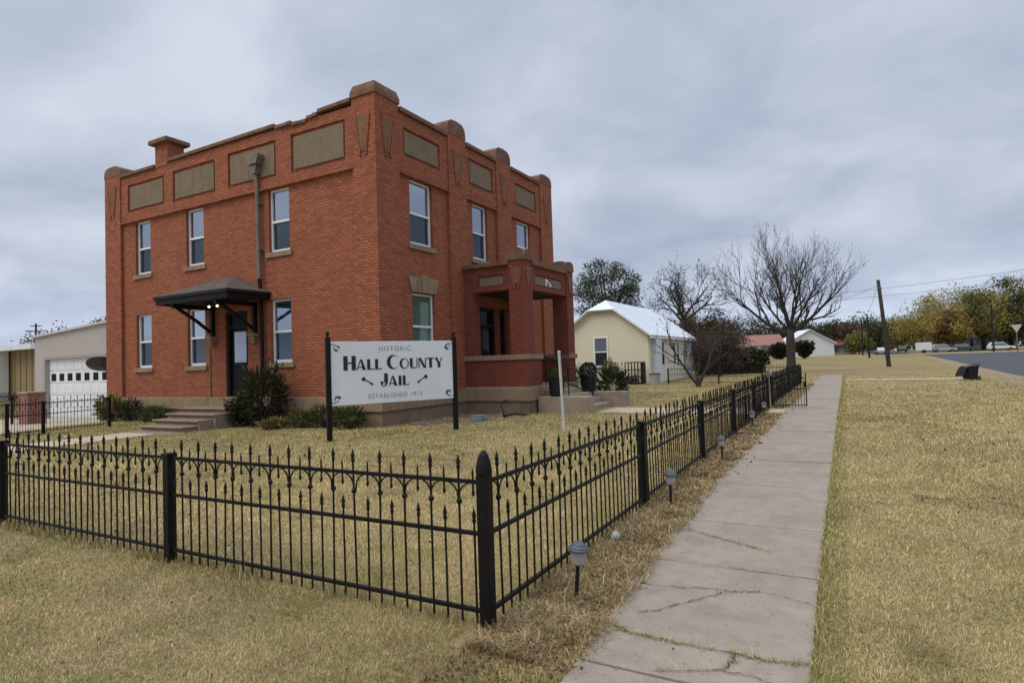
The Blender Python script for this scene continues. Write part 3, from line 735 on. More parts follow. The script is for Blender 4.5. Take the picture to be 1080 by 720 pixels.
# entablature: brick beams with recessed inscribed panels, stone coping
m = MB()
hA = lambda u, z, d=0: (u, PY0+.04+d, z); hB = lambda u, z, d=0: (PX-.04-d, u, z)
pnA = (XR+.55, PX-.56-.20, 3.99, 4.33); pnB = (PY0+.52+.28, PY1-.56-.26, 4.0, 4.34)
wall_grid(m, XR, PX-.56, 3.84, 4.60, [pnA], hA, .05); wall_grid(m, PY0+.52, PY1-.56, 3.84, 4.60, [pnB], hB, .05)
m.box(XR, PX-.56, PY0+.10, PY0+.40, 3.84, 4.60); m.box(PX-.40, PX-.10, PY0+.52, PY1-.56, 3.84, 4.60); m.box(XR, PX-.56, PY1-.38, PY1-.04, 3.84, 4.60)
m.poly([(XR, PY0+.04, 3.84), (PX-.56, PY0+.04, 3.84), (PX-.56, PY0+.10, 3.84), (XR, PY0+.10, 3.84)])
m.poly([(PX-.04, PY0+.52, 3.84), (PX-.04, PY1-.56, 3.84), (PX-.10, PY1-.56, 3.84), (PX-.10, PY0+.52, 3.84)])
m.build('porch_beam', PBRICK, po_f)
m = MB(); m.box(pnA[0]+.03, pnA[1]-.03, PY0+.07, PY0+.097, pnA[2]+.03, pnA[3]-.03); m.build('inscription_panel', PANELST, po_f)
m = MB(); m.box(PX-.097, PX-.07, pnB[0]+.03, pnB[1]-.03, pnB[2]+.03, pnB[3]-.03); ip = m.build('inscription_panel', PANELST, po_f)
m = MB()   # two worn pale marks left on the panel, shapes that read as the remains of painted characters
yc = (pnB[0]+pnB[1])/2
for (a, b, c, d) in ((-.22, -.15, 4.06, 4.29), (-.15, -.05, 4.20, 4.26), (-.05, .0, 4.13, 4.20), (.06, .11, 4.05, 4.18), (.11, .18, 4.04, 4.09), (.15, .19, 4.09, 4.15)):
    m.box(PX-.072, PX-.064, yc+a, yc+b, c, d)
m.build('worn_mark', WHITE, ip)
m = MB(); m.box(XR-.06, PX-.57, PY0-.05, PY0+.42, 4.60, 4.73); m.box(PX-.42, PX+.05, PY0+.53, PY1-.57, 4.60, 4.73); m.box(XR-.06, PX-.57, PY1-.42, PY1+.04, 4.60, 4.73)
m.build('porch_parapet_coping', CAPST, po_f, bevel=.012)
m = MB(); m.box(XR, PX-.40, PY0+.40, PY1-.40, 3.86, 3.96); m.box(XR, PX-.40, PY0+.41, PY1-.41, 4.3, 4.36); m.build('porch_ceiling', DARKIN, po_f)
# entrance: a black double door, a brick post, and a black side panel
m = MB(); a, b, c, d = PORCHDOOR
bm = 18.56
m.box(XR-.34, XR-.16, a, a+.08, c, d); m.box(XR-.34, XR-.16, bm-.08, bm, c, d); m.box(XR-.34, XR-.16, a+.08, bm-.08, d-.1, d); m.box(XR-.33, XR-.17, a+.08, bm-.08, 2.85, 2.93)
ed = m.build('entrance_door', BLACKWOOD, B)
for (q0, q1) in ((a+.085, (a+bm)/2-.01), ((a+bm)/2+.01, bm-.085)):
    m = MB(); m.box(XR-.32, XR-.26, q0, q1, c+.02, 2.84); dl = m.build('door_leaf', BLACKWOOD, ed)
    m = MB(); m.box(XR-.262, XR-.25, q0+.12, q1-.12, 1.7, 2.7); m.build('door_glass', PANE_DARK, dl)
m = MB(); m.box(XR-.33, XR-.28, a+.08, bm-.08, 2.94, d-.11); m.build('transom_glass', PANE_DARK, ed)
m = MB(); m.box(XR-.36, XR-.12, bm+.004, bm+.36, c, d-.002); m.build('door_post', PBRICK, B)
m = MB(); m.box(XR-.33, XR-.22, bm+.364, b-.002, c, d-.002); sp_ = m.build('side_panel', BLACKWOOD, B)
m = MB(); m.box(XR-.225, XR-.21, bm+.46, b-.1, 1.5, d-.2); m.build('side_panel_glass', PANE_DARK, sp_)
# porch steps: cheek walls on the outside, treads between, handrail
m = MB()
for k in range(4):
    m.box(PX+.02, PX+.45+.34*(3-k), OP0+.005, OP1-.005, -.1+.0*k, .16+.17*k) if k else m.box(PX+.02, PX+.45+.34*3, OP0+.005, OP1-.005, -.1, .16)
ps = m.build('porch_steps', CONC, po_f, bevel=.015)
m = MB(); m.box(PX+.065, -6.88, OP0-.50, OP0, -.2, .50); m.build('cheek_wall', CONC, ps, bevel=.02); m = MB(); m.box(PX+.065, -6.60, OP1, OP1+.36, -.2, .50); m.build('cheek_wall', CONC, ps, bevel=.02)
m = MB()
hy = OP0+.10
m.tube([(PX+.03, hy, 1.72), (PX+.35, hy, 1.66), (PX+.9, hy, 1.34), (-6.95, hy, 1.04), (-6.75, hy, .90), (-6.72, hy, .74)], .022, 8)
m.tube([(PX+.05, hy, 1.18), (PX+.35, hy, 1.12), (PX+.9, hy, .84), (-6.95, hy, .58)], .016, 8)
m.tube([(-6.95, hy, 1.06), (-6.95, hy, 0)], .026, 8); m.tube([(PX+.08, hy, 1.74), (PX+.08, hy, .84)], .022, 8)
m.tube([(-7.75, hy, 1.36), (-7.75, hy, .3)], .018, 8)
m.build('handrail', BLACKIRON, ps)

# ------------------------------------------------------------------ sign
SP0, SP1 = Vector((-9.92, 9.64, 0)), Vector((-8.49, 12.36, 0))
sv_ = SP1-SP0; SW = sv_.length
S = empty('notice_sign', (SP0+SP1)/2, 'white board sign with black lettering between two black posts', 'sign', math.atan2(sv_.y, sv_.x))
h = SW/2
for x in (-h, h):
    m = MB(); m.box(x-.05, x+.05, -.05, .05, -.3, 2.24); m.lathe((x, 0, 2.24), [(.055, 0), (.055, .02), (.022, .035), (.022, .055), (.045, .085), (.045, .115), (.02, .145), (.002, .155)], 10)
    m.build('post', BLACKIRON, S, local=True)
bz0, bz1 = .77, 2.165
m = MB(); m.box(-h+.052, h-.052, -.022, .022, bz0, bz1); board = m.build('board', SIGNW, S, local=True, bevel=.004)
# letters: fat and thin strokes like the hand-cut display face on the sign
def ell(cx, cz, rx, rz, a0, a1, n=16): return [(cx+rx*math.cos(rad(a0+(a1-a0)*k/n)), cz+rz*math.sin(rad(a0+(a1-a0)*k/n))) for k in range(n+1)]
def band(outer, inner): return [list(q) for q in zip(outer, inner)]
def glyph(ch):
    """list of polygons in a cell 0..w x 0..1 ; returns polys, width"""
    T, t = .235, .075
    R = lambda x0, x1, z0, z1: [(x0, z0), (x1, z0), (x1, z1), (x0, z1)]
    def ring_(cx, cz, ro, zo, ri, zi, off, a0, a1, n=20):
        o = ell(cx, cz, ro, zo, a0, a1, n); i = ell(cx+off, cz, ri, zi, a0, a1, n)
        return [[o[k], o[k+1], i[k+1], i[k]] for k in range(n)]
    if ch == 'H': return [R(0, T, 0, 1), R(.46, .46+T, 0, 1), R(T, .46, .46, .55)], .66
    if ch == 'A': return [[(0, 0), (.07, 0), (.36, 1), (.27, .95)], [(.30, 1.0), (.42, 1.0), (.72, 0), (.46, 0)], R(.13, .52, .22, .29)], .72
    if ch == 'L': return [R(0, T, 0, 1), R(T, .52, 0, .085), [(.45, .085), (.52, .085), (.52, .2)]], .52
    if ch == 'C': return ring_(.38, .5, .38, .52, .27, .45, .10, 38, 322) , .70
    if ch == 'O': return ring_(.38, .5, .38, .52, .25, .45, .06, 0, 360, 28), .76
    if ch == 'U': return [R(0, T, .3, 1), R(.56, .56+t, .3, 1)] + ring_(.3175, .3, .3175, .32, .18, .235, .0625, 180, 360), .635
    if ch == 'N': return [R(0, t, 0, 1), R(.56, .56+t, 0, 1), [(.0, 1), (.22, 1), (.635, 0), (.42, 0)]], .635
    if ch == 'T': return [R(.19, .19+T, 0, 1), R(0, .58, .915, 1), [(0, .915), (.07, .915), (0, .8)], [(.58, .915), (.51, .915), (.58, .8)]], .58
    if ch == 'Y': return [[(0, 1), (.22, 1), (.44, .42), (.26, .42)], [(.60, 1), (.68, 1), (.44, .42), (.36, .42)], R(.25, .25+T, 0, .42)], .68
    if ch == 'J': return [R(.24, .24+T, .25, 1)] + ring_(.22, .25, .22, .27, .12, .20, -.02, 180, 360, 14) + [ell(.10, .28, .10, .10, 0, 360, 14)[:-1]], .44
    if ch == 'I': return [R(0, T, 0, 1)], T
    return [], .35
def word(txt, cx, z, big, small, gap):
    """small-caps setting: first letter of each word big"""
    items = []; x = 0; first = True
    for ch in txt:
        if ch == ' ': x += .40*small; first = True; continue
        hh_ = big if first else small; first = False
        P, wd = glyph(ch); sx = hh_*1.27
        items.append((P, x, hh_, sx)); x += wd*sx+gap
    tot = x-gap; k = 1.0; m = MB(); y = -.030
    for P, x0, hh_, sx in items:
        for poly in P: m.prism([(cx-tot/2+x0+px*sx, 0, z+pz*hh_) for px, pz in poly], (0, y, 0), (0, -.021, 0))
    return m, tot
def serif_line(txt, cx, z, size, space, mat_, name):
    cu = bpy.data.curves.new(name, 'FONT'); cu.body = txt; cu.size = size; cu.align_x = 'CENTER'; cu.space_character = space; cu.extrude = .003; cu.offset = -.0008
    tmp = bpy.data.objects.new('tmp', cu); COL.objects.link(tmp)
    dg = bpy.context.evaluated_depsgraph_get(); dg.update()
    me = bpy.data.meshes.new_from_object(tmp.evaluated_get(dg))
    bpy.data.objects.remove(tmp, do_unlink=True)
    me.transform(Matrix.Translation((cx, -.026, z)) @ Matrix.Rotation(rad(90), 4, 'X')); me.materials.clear(); me.materials.append(mat_)
    o = link(name, me); o.parent = board; return o
BH = bz1-bz0; zz_ = lambda f: bz0+BH*f
mw, tot = word('HALL COUNTY', 0, zz_(.545), .315, .235, .03); 
mw.build('lettering', INK, board, local=True); print('sign text width', tot, 'of', SW)
mw, tot = word('JAIL', -.02, zz_(.27), .29, .225, .035); mw.build('lettering', INK, board, local=True)
serif_line('HISTORIC', 0, zz_(.845), .155, 1.2, INKGREY, 'lettering')
serif_line('ESTABLISHED 1915', 0, zz_(.085), .145, 1.12, INKGREY, 'lettering')
for sg in (-1, 1):      # two skeleton-key ornaments either side of the second line
    m = MB()
    def rot(px, pz): a = rad(28); px *= .78; pz *= .85; return (-.02+.67+px*math.cos(a)-pz*math.sin(a), zz_(.355)+px*math.sin(a)+pz*math.cos(a))
    for poly in ([(-.16, -.014), (.13, -.014), (.13, .014), (-.16, .014)], [(-.16, -.05), (-.12, -.05), (-.12, 0), (-.16, 0)], [(-.10, -.04), (-.07, -.04), (-.07, 0), (-.10, 0)], ell(.16, 0, .055, .055, 0, 360, 14)[:-1]):
        P = [rot(*q) for q in poly]; m.prism([(sg*x, 0, z) for x, z in P], (0, -.029, 0), (0, -.021, 0))
    m.build('key_ornament', INK, board, local=True)
m = MB()
for sx in (-1, 1):
    for sz in (-1, 1):     # corner scrolls
        cx, cz = sx*(h-.19), (bz0+bz1)/2+sz*(BH/2-.15)
        o_ = ell(cx, cz, .075, .065, 0, 300, 12); i_ = ell(cx+sx*.018, cz+sz*.015, .04, .035, 0, 300, 12)
        for k in range(12): m.prism([(q[0], 0, q[1]) for q in (o_[k], o_[k+1], i_[k+1], i_[k])], (0, -.028, 0), (0, -.021, 0))
        m.prism([(cx+sx*.10-.11, 0, cz+sz*.085-.007), (cx+sx*.10+.07, 0, cz+sz*.085-.007), (cx+sx*.10+.07, 0, cz+sz*.085+.007), (cx+sx*.10-.11, 0, cz+sz*.085+.007)], (0, -.028, 0), (0, -.021, 0))
m.build('corner_scroll', INKNAVY, board, local=True)

# ------------------------------------------------------------------ iron fences
def picket_panel(m, P0, P1, n, full=True, base=0.0):
    """one bay of hairpin-and-spear fencing between two points on the ground, n tall pickets"""
    d = (P1-P0); Ld = d.length; u = d/Ld; nrm = Vector((-u.y, u.x, 0))
    sp = Ld/n; sides = 5 if full else 4
    jit = [0, 0]
    at = lambda s, z, o=0: P0 + u*(s+jit[0]*z) + Vector((0, 0, z+base)) + nrm*(o+jit[1]*z)
    def spear(s, z0, z1, r, head=.085, hr=.015):
        m.tube([at(s, z0), at(s, z1-head)], r, sides, False)
        m.tube([at(s, z1-head-.012), at(s, z1-head), at(s, z1-head+.02), at(s, z1-head*.62), at(s, z1)], [r, hr*.95, hr*.62, hr, .001], sides if full else 4, False)
    e_ = .14; sp = (Ld-2*e_)/(n-1); dense = 5 if full else 4
    for k in range(n):
        s = e_+k*sp; jit[:] = [rng.gauss(0, .004), rng.gauss(0, .006)]
        spear(s, .03, 1.045, .0078)
        m.tube([at(s, .735), at(s, .745), at(s, .76), at(s, .775)], [.008, .019, .019, .008], sides, False)
    for k in range(n+1):
        s = e_+(k-.5)*sp
        s = min(max(s, .028), Ld-.028); jit[:] = [rng.gauss(0, .004), rng.gauss(0, .006)]
        spear(s, .03, .725, .0075)
        m.tube([at(s, .80), at(s, .94), at(s, .965)], [.0065, .0065, .001], sides, False)
        m.tube([at(s, .79), at(s, .80), at(s, .815), at(s, .83)], [.002, .010, .010, .006], sides, False)
        for sg in (-1, 1):
            if (k == 0 and sg < 0) or (k == n and sg > 0): continue
            s2 = e_+(k-1)*sp if sg < 0 else e_+k*sp; w_ = abs(s2-s)
            pts = []
            for q in range(dense):
                c_ = math.cos(rad(90*q/(dense-1)))
                pts.append(at(s+sg*w_*math.sin(rad(90*q/(dense-1))), .757+.118*max(c_, 0)**.8))
            m.tube(pts, .0058, 4, False)

def rails(P0, P1, parent, base=0.0):
    d = (P1-P0); u = d.normalized(); nrm = Vector((-u.y, u.x, 0))
    for z, nm in ((.88, 'rail'), (.57, 'rail'), (.11, 'rail')):
        m = MB(); a, b = P0+Vector((0, 0, z+base)), P1+Vector((0, 0, z+base))
        M = Matrix.Translation((a+b)/2) @ Matrix.Rotation(math.atan2(u.y, u.x), 4, 'Z'); Lh = d.length/2
        m.box(-Lh, Lh, -.014, .014, -.011, .011, M); m.build(nm, BLACKIRON, parent)

def fence_post(p, parent, hgt=.90, r=.038, dome=False, mat_=BLACKIRON, base=0.0):
    m = MB(); x, y = p.x, p.y
    if dome:
        m.box(x-r, x+r, y-r, y+r, -.2, .93)
        m.lathe((x, y, 0), [(r*1.36, .93), (r*1.36, .96), (r*1.20, 1.0), (r*.8, 1.045), (r*.3, 1.07), (.002, 1.075)], 8)
    else:
        m.box(x-r, x+r, y-r, y+r, -.3+base, hgt-.02+base); m.box(x-r-.008, x+r+.008, y-r-.008, y+r+.008, hgt-.02+base, hgt+.02+base)
    o = m.build('post', mat_, parent, bevel=.006); return o

def fence(name, pts, label, counts, domes=(), group='black iron fence runs round the yard', full=True, first_post=True):
    f = empty(name, pts[0], label, 'fence', group=group)
    for k, p in enumerate(pts):
        if k == 0 and not first_post: continue
        fence_post(p, f, dome=(k in domes))
    for k, (a, b) in enumerate(zip(pts, pts[1:])):
        m = MB(); u = (b-a).normalized()*.045
        picket_panel(m, a+u, b-u, counts[k], full and k < 5)
        pn = m.build('fence_panel', BLACKIRON, f)
        rails(a+u, b-u, pn)
    return f
V = lambda x, y, z=0: Vector((x, y, z))
front = [V(-1.97, 3.15), V(-5.13, 3.15), V(-8.19, 3.16), V(-11.3, 3.17), V(-14.4, 3.18)]
fence('iron_fence', front, 'black iron fence run along the near lawn in the foreground', [14, 14, 14, 14], domes=(0,))
fx = lambda y: -1.97 - (y-3.15)*.0108
ys_ = [3.15, 6.42, 9.55, 12.65, 15.75, 18.75]
fence('iron_fence', [V(fx(y), y) for y in ys_], 'black iron fence run along the sidewalk between corner post and gate', [14, 14, 14, 14, 14], first_post=False)
ys_ = [20.1, 23.2, 26.3, 29.4, 32.2, 34.4]
fence('iron_fence', [V(fx(y), y) for y in ys_], 'black iron fence run beyond the open gate beside the far sidewalk', [14, 14, 14, 13, 10], full=False)
fence('iron_fence', [V(-20.15, 10.5), V(-19.85, 8.6), V(-19.7, 7.7), V(-19.5, 5.6)], 'black iron fence run in front of the white garage door', [9, 5, 10], full=False)
fence('iron_fence', [V(-28.05, 11.5), V(-29.3, 11.62), V(-32.3, 11.9)], 'short black iron fence run beside the brick pillar and tan shed', [6, 14], full=False)
fence('iron_fence', [V(-9.4, 35.6), V(-6.5, 35.2), V(-4.2, 34.9), V(fx(34.4)-.06, 34.45)], 'black iron fence run crossing behind the small bare tree', [14, 11, 9], full=False)

# open gate, hinged at the pale post and swung out over the sidewalk
G_ = empty('iron_gate', (fx(18.95), 19.0, 0), 'open black iron gate swung out towards the sidewalk', 'gate')
m = MB(); picket_panel(m, V(fx(19)+.05, 19.2), V(-1.17, 19.26), 5, True); gp = m.build('gate_panel', BLACKIRON, G_)
rails(V(fx(19)+.05, 19.2), V(-1.17, 19.26), gp)
m = MB(); m.box(-1.19, -1.16, 19.24, 19.27, .08, 1.02); m.build('gate_stile', BLACKIRON, gp); m = MB(); m.box(fx(19)+.03, fx(19)+.06, 19.18, 19.21, .08, 1.0); m.build('gate_stile', BLACKIRON, gp)
m = MB(); m.box(-1.24, -1.19, 19.235, 19.265, .62, .78); m.build('latch', BLACKIRON, gp)
gpost = empty('gate_post', (fx(18.85), 18.95, 0), 'grey galvanised gate post with rounded cap', 'post')
m = MB(); m.tube([(fx(18.95), 18.97, -.2), (fx(18.95), 18.97, 1.08)], .042, 10); m.build('shaft', METALGREY, gpost)
m = MB(); m.lathe((fx(18.95), 18.97, 1.08), [(.052, 0), (.052, .03), (.035, .06), (.003, .075)], 10); m.build('cap', METALGREY, gpost)

# ------------------------------------------------------------------ solar path lights
def solar(x, y, tilt, label):
    o = empty('solar_light', (x, y, 0), label, 'garden light', group='solar lights along the sidewalk edge')
    M3 = Matrix.Rotation(tilt, 3, 'Y')
    m = MB(); m.lathe((0, 0, 0), [(.011, -.1), (.012, 0), (.014, .06), (.015, .235)], 8, M3); m.build('stake', DARKGREY, o, local=True)
    m = MB(); m.lathe((0, 0, 0), [(.026, .235), (.044, .25), (.054, .325), (.054, .33)], 14, M3); m.build('lens', SOLARGLASS, o, local=True)
    m = MB(); m.lathe((0, 0, 0), [(.058, .328), (.070, .333), (.070, .345), (.062, .352), (.062, .359), (.048, .370), (.046, .376), (.028, .387), (.004, .392)], 16, M3); m.build('lid', SOLARTOP, o, local=True)
    return o
solar(-1.68, 3.80, rad(5), 'grey topped solar light nearest the corner fence post')
solar(-1.76, 6.56, rad(1), 'solar light on black stake, second along the fence')
solar(-1.76, 9.57, rad(-2), 'solar light on black stake, third along the fence')
solar(-1.93, 14.0, rad(1), 'solar light on black stake, fourth along the fence before the gate')
solar(-1.99, 16.6, rad(0), 'solar light on black stake beside the gate post')
# a pale pebble-like lamp cover lying at the fence foot
m = MB(); m.lathe((-1.86, 5.1, .02), [(.004, 0), (.035, .01), (.045, .04), (.03, .075), (.004, .085)], 10); tag(m.build('lamp_cover', SOLARGLASS, smooth=True), 'small pale plastic lamp cover lying at the fence foot', 'lamp cover')

# white post leaning in the lawn
wp = empty('white_post', (-5.72, 12.6, 0), 'tall leaning white post standing in the lawn before the porch', 'post')
m = MB(); m.tube([(-5.70, 12.6, -.2), (-5.72, 12.6, 0), (-5.79, 12.62, 1.80)], .034, 10); m.build('shaft', POSTW, wp)
m = MB(); m.lathe((-5.79, 12.62, 1.80), [(.038, -.03), (.038, .01), (.02, .02), (.003, .022)], 10); m.build('cap', POSTW, wp)

# ------------------------------------------------------------------ foliage helpers
def leaf_cloud(name, pts, size, cols, parent, up=.3, aspect=.55, jitter=.35, mat_=LEAF, seed=1, groups=None, normals=None):
    """many small leaf faces at pts (n,3); each leaf one diamond; colour per leaf (or per clump via groups)"""
    r = np.random.default_rng(seed); n = len(pts); pts = np.asarray(pts, float)
    d = r.normal(size=(n, 3)); 
    if normals is not None: d = d*.6+normals
    d /= np.linalg.norm(d, axis=1)[:, None]
    s = r.normal(size=(n, 3)); s -= d*(s*d).sum(1)[:, None]; s /= np.linalg.norm(s, axis=1)[:, None]+1e-9
    if np.ndim(size) == 0: size = np.full(n, size)
    sz = size*(1+jitter*r.normal(size=n)).clip(.35, 2)
    a = pts - d*sz[:, None]*.5; b = pts + d*sz[:, None]*.5; wd = s*(sz*aspect*.5)[:, None]
    v = np.empty((n*4, 3)); v[0::4] = a; v[1::4] = pts+wd; v[2::4] = b; v[3::4] = pts-wd
    if parent is not None:
        inv = np.array(root_matrix(parent).inverted()); v = v @ inv[:3, :3].T + inv[:3, 3]
    me = bpy.data.meshes.new(name); me.vertices.add(n*4); me.vertices.foreach_set('co', v.ravel())
    me.loops.add(n*4); me.loops.foreach_set('vertex_index', np.arange(n*4, dtype=np.int32))
    me.polygons.add(n); me.polygons.foreach_set('loop_start', np.arange(0, n*4, 4, dtype=np.int32)); me.polygons.foreach_set('loop_total', np.full(n, 4, dtype=np.int32))
    me.update(); me.validate()
    cols = np.asarray(cols, float); pick = r.integers(0, len(cols), n) if groups is None else (np.asarray(groups) % len(cols))
    c = cols[pick]*(1+.22*r.normal(size=(n, 1))).clip(.4, 1.8)
    ca = np.ones((n*4, 4)); ca[:, :3] = np.repeat(c, 4, axis=0).clip(0, 1)
    at_ = me.attributes.new('col', 'FLOAT_COLOR', 'POINT'); at_.data.foreach_set('color', ca.ravel())
    me.materials.append(mat_)
    o = link(name, me)
    if parent is not None: o.parent = parent
    return o

def clumps(c, rx, ry, rz, nclump, per, spread, r, hollow=.35, flat=0):
    """leaf positions in clumps filling an uneven ellipsoid crown; returns pts, clump ids, clump centres"""
    P = []; I = []; C = []
    for k in range(nclump):
        while True:
            q = r.uniform(-1, 1, 3); l = np.linalg.norm(q)
            if hollow < l < 1 and q[2] > -1+flat: break
        cc = np.array(c)+q*np.array([rx, ry, rz])*r.uniform(.86, 1.10); C.append(cc)
        n = int(per*r.uniform(.5, 1.5)); s = spread*r.uniform(.6, 1.35)
        b_ = r.normal(size=(n, 3)); b_ /= np.linalg.norm(b_, axis=1)[:, None]; P.append(cc+b_*(r.uniform(0, 1, n)**.45)[:, None]*np.array([s, s, s*.75])*1.75); I += [k]*n
    return np.concatenate(P), I, C

def branch(m, p, d, length, r, r_, lvl, P, tips):
    """recursive bare branch; P = dict of parameters per level"""
    n = 5 if lvl < 2 else 4; seg = length/n; pts = [p.copy()]; rr = [r]; q = p.copy(); dd = d.copy()
    for k in range(n):
        dd = (dd + Vector((r_.gauss(0, 1), r_.gauss(0, 1), r_.gauss(0, 1)))*P['wig'] + Vector((0, 0, P['up'][min(lvl, len(P['up'])-1)]))).normalized()
        q = q + dd*seg; pts.append(q.copy()); rr.append(max(r*(1-(k+1)/n*P.get('taper', .62)), P['rmin']))
    m.tube(pts, rr, 7 if lvl == 0 else (5 if lvl < 3 else 3), False)
    if lvl >= P['levels']:
        tips.append(pts[-1]); tips.append(pts[-2]); return
    nb = P['n'][min(lvl, len(P['n'])-1)]
    for k in range(nb):
        t = P['from'] + (1-P['from'])*(k+r_.random())/nb; idx = min(int(t*n), n-1); base = pts[idx].lerp(pts[idx+1], t*n-idx); br = rr[idx]*.62
        axis = (pts[idx+1]-pts[idx]).normalized(); per = axis.orthogonal().normalized(); per.rotate(Matrix.Rotation(r_.uniform(0, 2*math.pi), 3, axis))
        ang = rad(r_.uniform(*P['ang'])); nd = (axis*math.cos(ang)+per*math.sin(ang)).normalized()
        branch(m, base, nd, length*r_.uniform(*P['len']), max(br, P['rmin']), r_, lvl+1, P, tips)
    tips.append(pts[-1])

def bare_tree(name, loc, label, height, seed, P, limbs, trunk_h, trunk_r, leaf=None, mat_=BARK, group=None):
    r_ = random.Random(seed); loc = Vector(loc)
    o = empty(name, loc, label, 'tree', group=group)
    m = MB(); top = loc+Vector((r_.uniform(-.1, .1), r_.uniform(-.1, .1), trunk_h))
    m.tube([loc+Vector((0, 0, -.3)), loc+Vector((0, 0, .05)), loc.lerp(top, .3), loc.lerp(top, .75), top+Vector((0, 0, .1))], [trunk_r*1.5, trunk_r*1.25, trunk_r*.95, trunk_r*.95, trunk_r*.8], 10)
    m.build('trunk', mat_, o, smooth=True)
    m = MB(); tips = []
    for (az_, el, ln, rr, zf) in limbs:
        d = Vector((math.cos(rad(az_))*math.cos(rad(el)), math.sin(rad(az_))*math.cos(rad(el)), math.sin(rad(el))))
        st_ = loc.lerp(top, zf)
        branch(m, st_-d*.05, d, ln, rr, r_, 0, P, tips)
    m.build('crown', mat_, o)
    if leaf:
        rn = np.random.default_rng(seed); T = np.array([tuple(t) for t in tips]); k = rn.choice(len(T), min(len(T), leaf['n']), replace=leaf['n'] > len(T))
        leaf_cloud('leaves', T[k]+rn.normal(size=(len(k), 3))*leaf['s'], leaf['size'], leaf['cols'], o, seed=seed)
    return o

def leafy_tree(name, loc, label, height, width, seed, cols, leafsize, nclump, per, trunk_h=None, group='trees in leaf beyond the street', mat_=BARK, hollow=.3, trunk_r=None, spread=.12, squash=None):
    r = np.random.default_rng(seed); rr = random.Random(seed); loc = Vector(loc)
    o = empty(name, loc, label, 'tree', group=group)
    th = trunk_h or height*.28; tr = trunk_r or height*.028
    m = MB(); m.tube([loc+Vector((0, 0, -.3)), loc, loc+Vector((.05, 0, th*.6)), loc+Vector((.1, .05, th))], [tr*1.5, tr*1.2, tr, tr*.85], 8); 
    rz = (height-th*.75)/2; c = (loc.x, loc.y, loc.z+height-rz)
    P, I, C = clumps(c, width/2, width/2, rz, nclump, per, width*spread, r, hollow)
    top = loc+Vector((.1, .05, th))
    for cc in C[::max(1, len(C)//14)]:
        mid = top.lerp(Vector(cc), .5)+Vector((rr.uniform(-.3, .3), rr.uniform(-.3, .3), .2)); m.tube([top-Vector((0, 0, .2)), mid, Vector(cc)], [tr*.55, tr*.35, tr*.1], 5, False)
    m.build('trunk', mat_, o, smooth=True)
    leaf_cloud('crown', P, leafsize, cols, o, seed=seed, groups=I)
    return o

def bush(name, loc, label, rx, ry, hgt, n, leaf, cols, seed, cat='bush', group=None, spiky=False, stems=6):
    r = np.random.default_rng(seed); o = empty(name, loc, label, cat, group=group); L0 = np.array(loc)
    q = r.normal(size=(n, 3)); q /= np.linalg.norm(q, axis=1)[:, None]; rad_ = r.uniform(.35, 1, n)**.6
    lump = 1+.18*np.sin(q[:, 0]*5+seed)*np.cos(q[:, 1]*4+seed)+.12*r.normal(size=n)
    P = q*(rad_*lump)[:, None]*np.array([rx, ry, hgt*.52])+L0+np.array([0, 0, hgt*.50]); P[:, 2] = np.maximum(P[:, 2], L0[2]+.02)
    leaf_cloud('foliage', P, leaf, cols, o, seed=seed, aspect=.28 if spiky else .5, normals=q*(.9 if spiky else .4)+np.array([0, 0, .5 if spiky else .1]))
    m = MB()
    for k in range(stems):
        a = r.uniform(0, 6.28); m.tube([Vector(loc)+Vector((0, 0, -.05)), Vector(loc)+Vector((math.cos(a)*rx*.3, math.sin(a)*ry*.3, hgt*.4)), Vector(loc)+Vector((math.cos(a)*rx*.6, math.sin(a)*ry*.6, hgt*.8))], [.02, .014, .006], 5, False)
    m.build('stem', BARK, o)
    return o

# ------------------------------------------------------------------ planting round the building
DK = [(.020, .030, .014), (.030, .042, .018), (.045, .050, .022), (.055, .035, .020)]
GRN = [(.055, .085, .025), (.085, .11, .035), (.12, .13, .05), (.04, .06, .02)]
YEL = [(.24, .20, .06), (.17, .15, .05), (.11, .11, .04), (.28, .22, .09)]
bush('dark_shrub', (-14.55, 11.75, 0), 'tall dark green shrub with long leaves beside the side door steps', .78, .55, 1.72, 2300, .15, DK, 3, spiky=True, stems=9)
bush('dark_shrub', (-15.4, 11.55, 0), 'low dark green shrub leaning against the side door steps', .42, .35, .95, 900, .15, DK[:3]+GRN[:1], 4, spiky=True)
for k, (x, y, rx, hh, c_, lb) in enumerate([(-13.2, 11.8, .42, .50, GRN+YEL[:2], 'low mixed green and yellow plant right under the third ground floor window'), (-12.45, 11.95, .50, .62, DK[1:]+GRN, 'low dark grassy plant clump behind the nearer sign post'), (-11.5, 11.9, .48, .58, GRN+DK[1:3], 'low green plant clump at the building corner behind the sign'),
                                         (-13.7, 11.3, .30, .30, YEL, 'small yellowing plant in front of the dark shrub')]):
    bush('low_plant', (x, y, 0), lb, rx, .4, hh, 800, .12, c_, 20+k, 'plant', 'low plants along the foundation', True)
bush('yellow_plant', (-22.6, 11.85, 0), 'mounded yellow and brown plant at the far end of the foundation', .55, .45, .85, 1100, .17, YEL+[(.10, .06, .03)], 31, 'plant', 'low plants along the foundation', True)
bush('low_plant', (-21.6, 11.95, 0), 'dark low shrub beside the mounded yellow plant', .40, .4, .75, 700, .12, DK+GRN[:1], 32, 'plant', 'low plants along the foundation', True)
bush('low_plant', (-20.4, 12.0, 0), 'leafy green plants spreading along the wall beside the steps', .75, .35, .52, 1100, .11, GRN, 33, 'plant', 'low plants along the foundation', True)
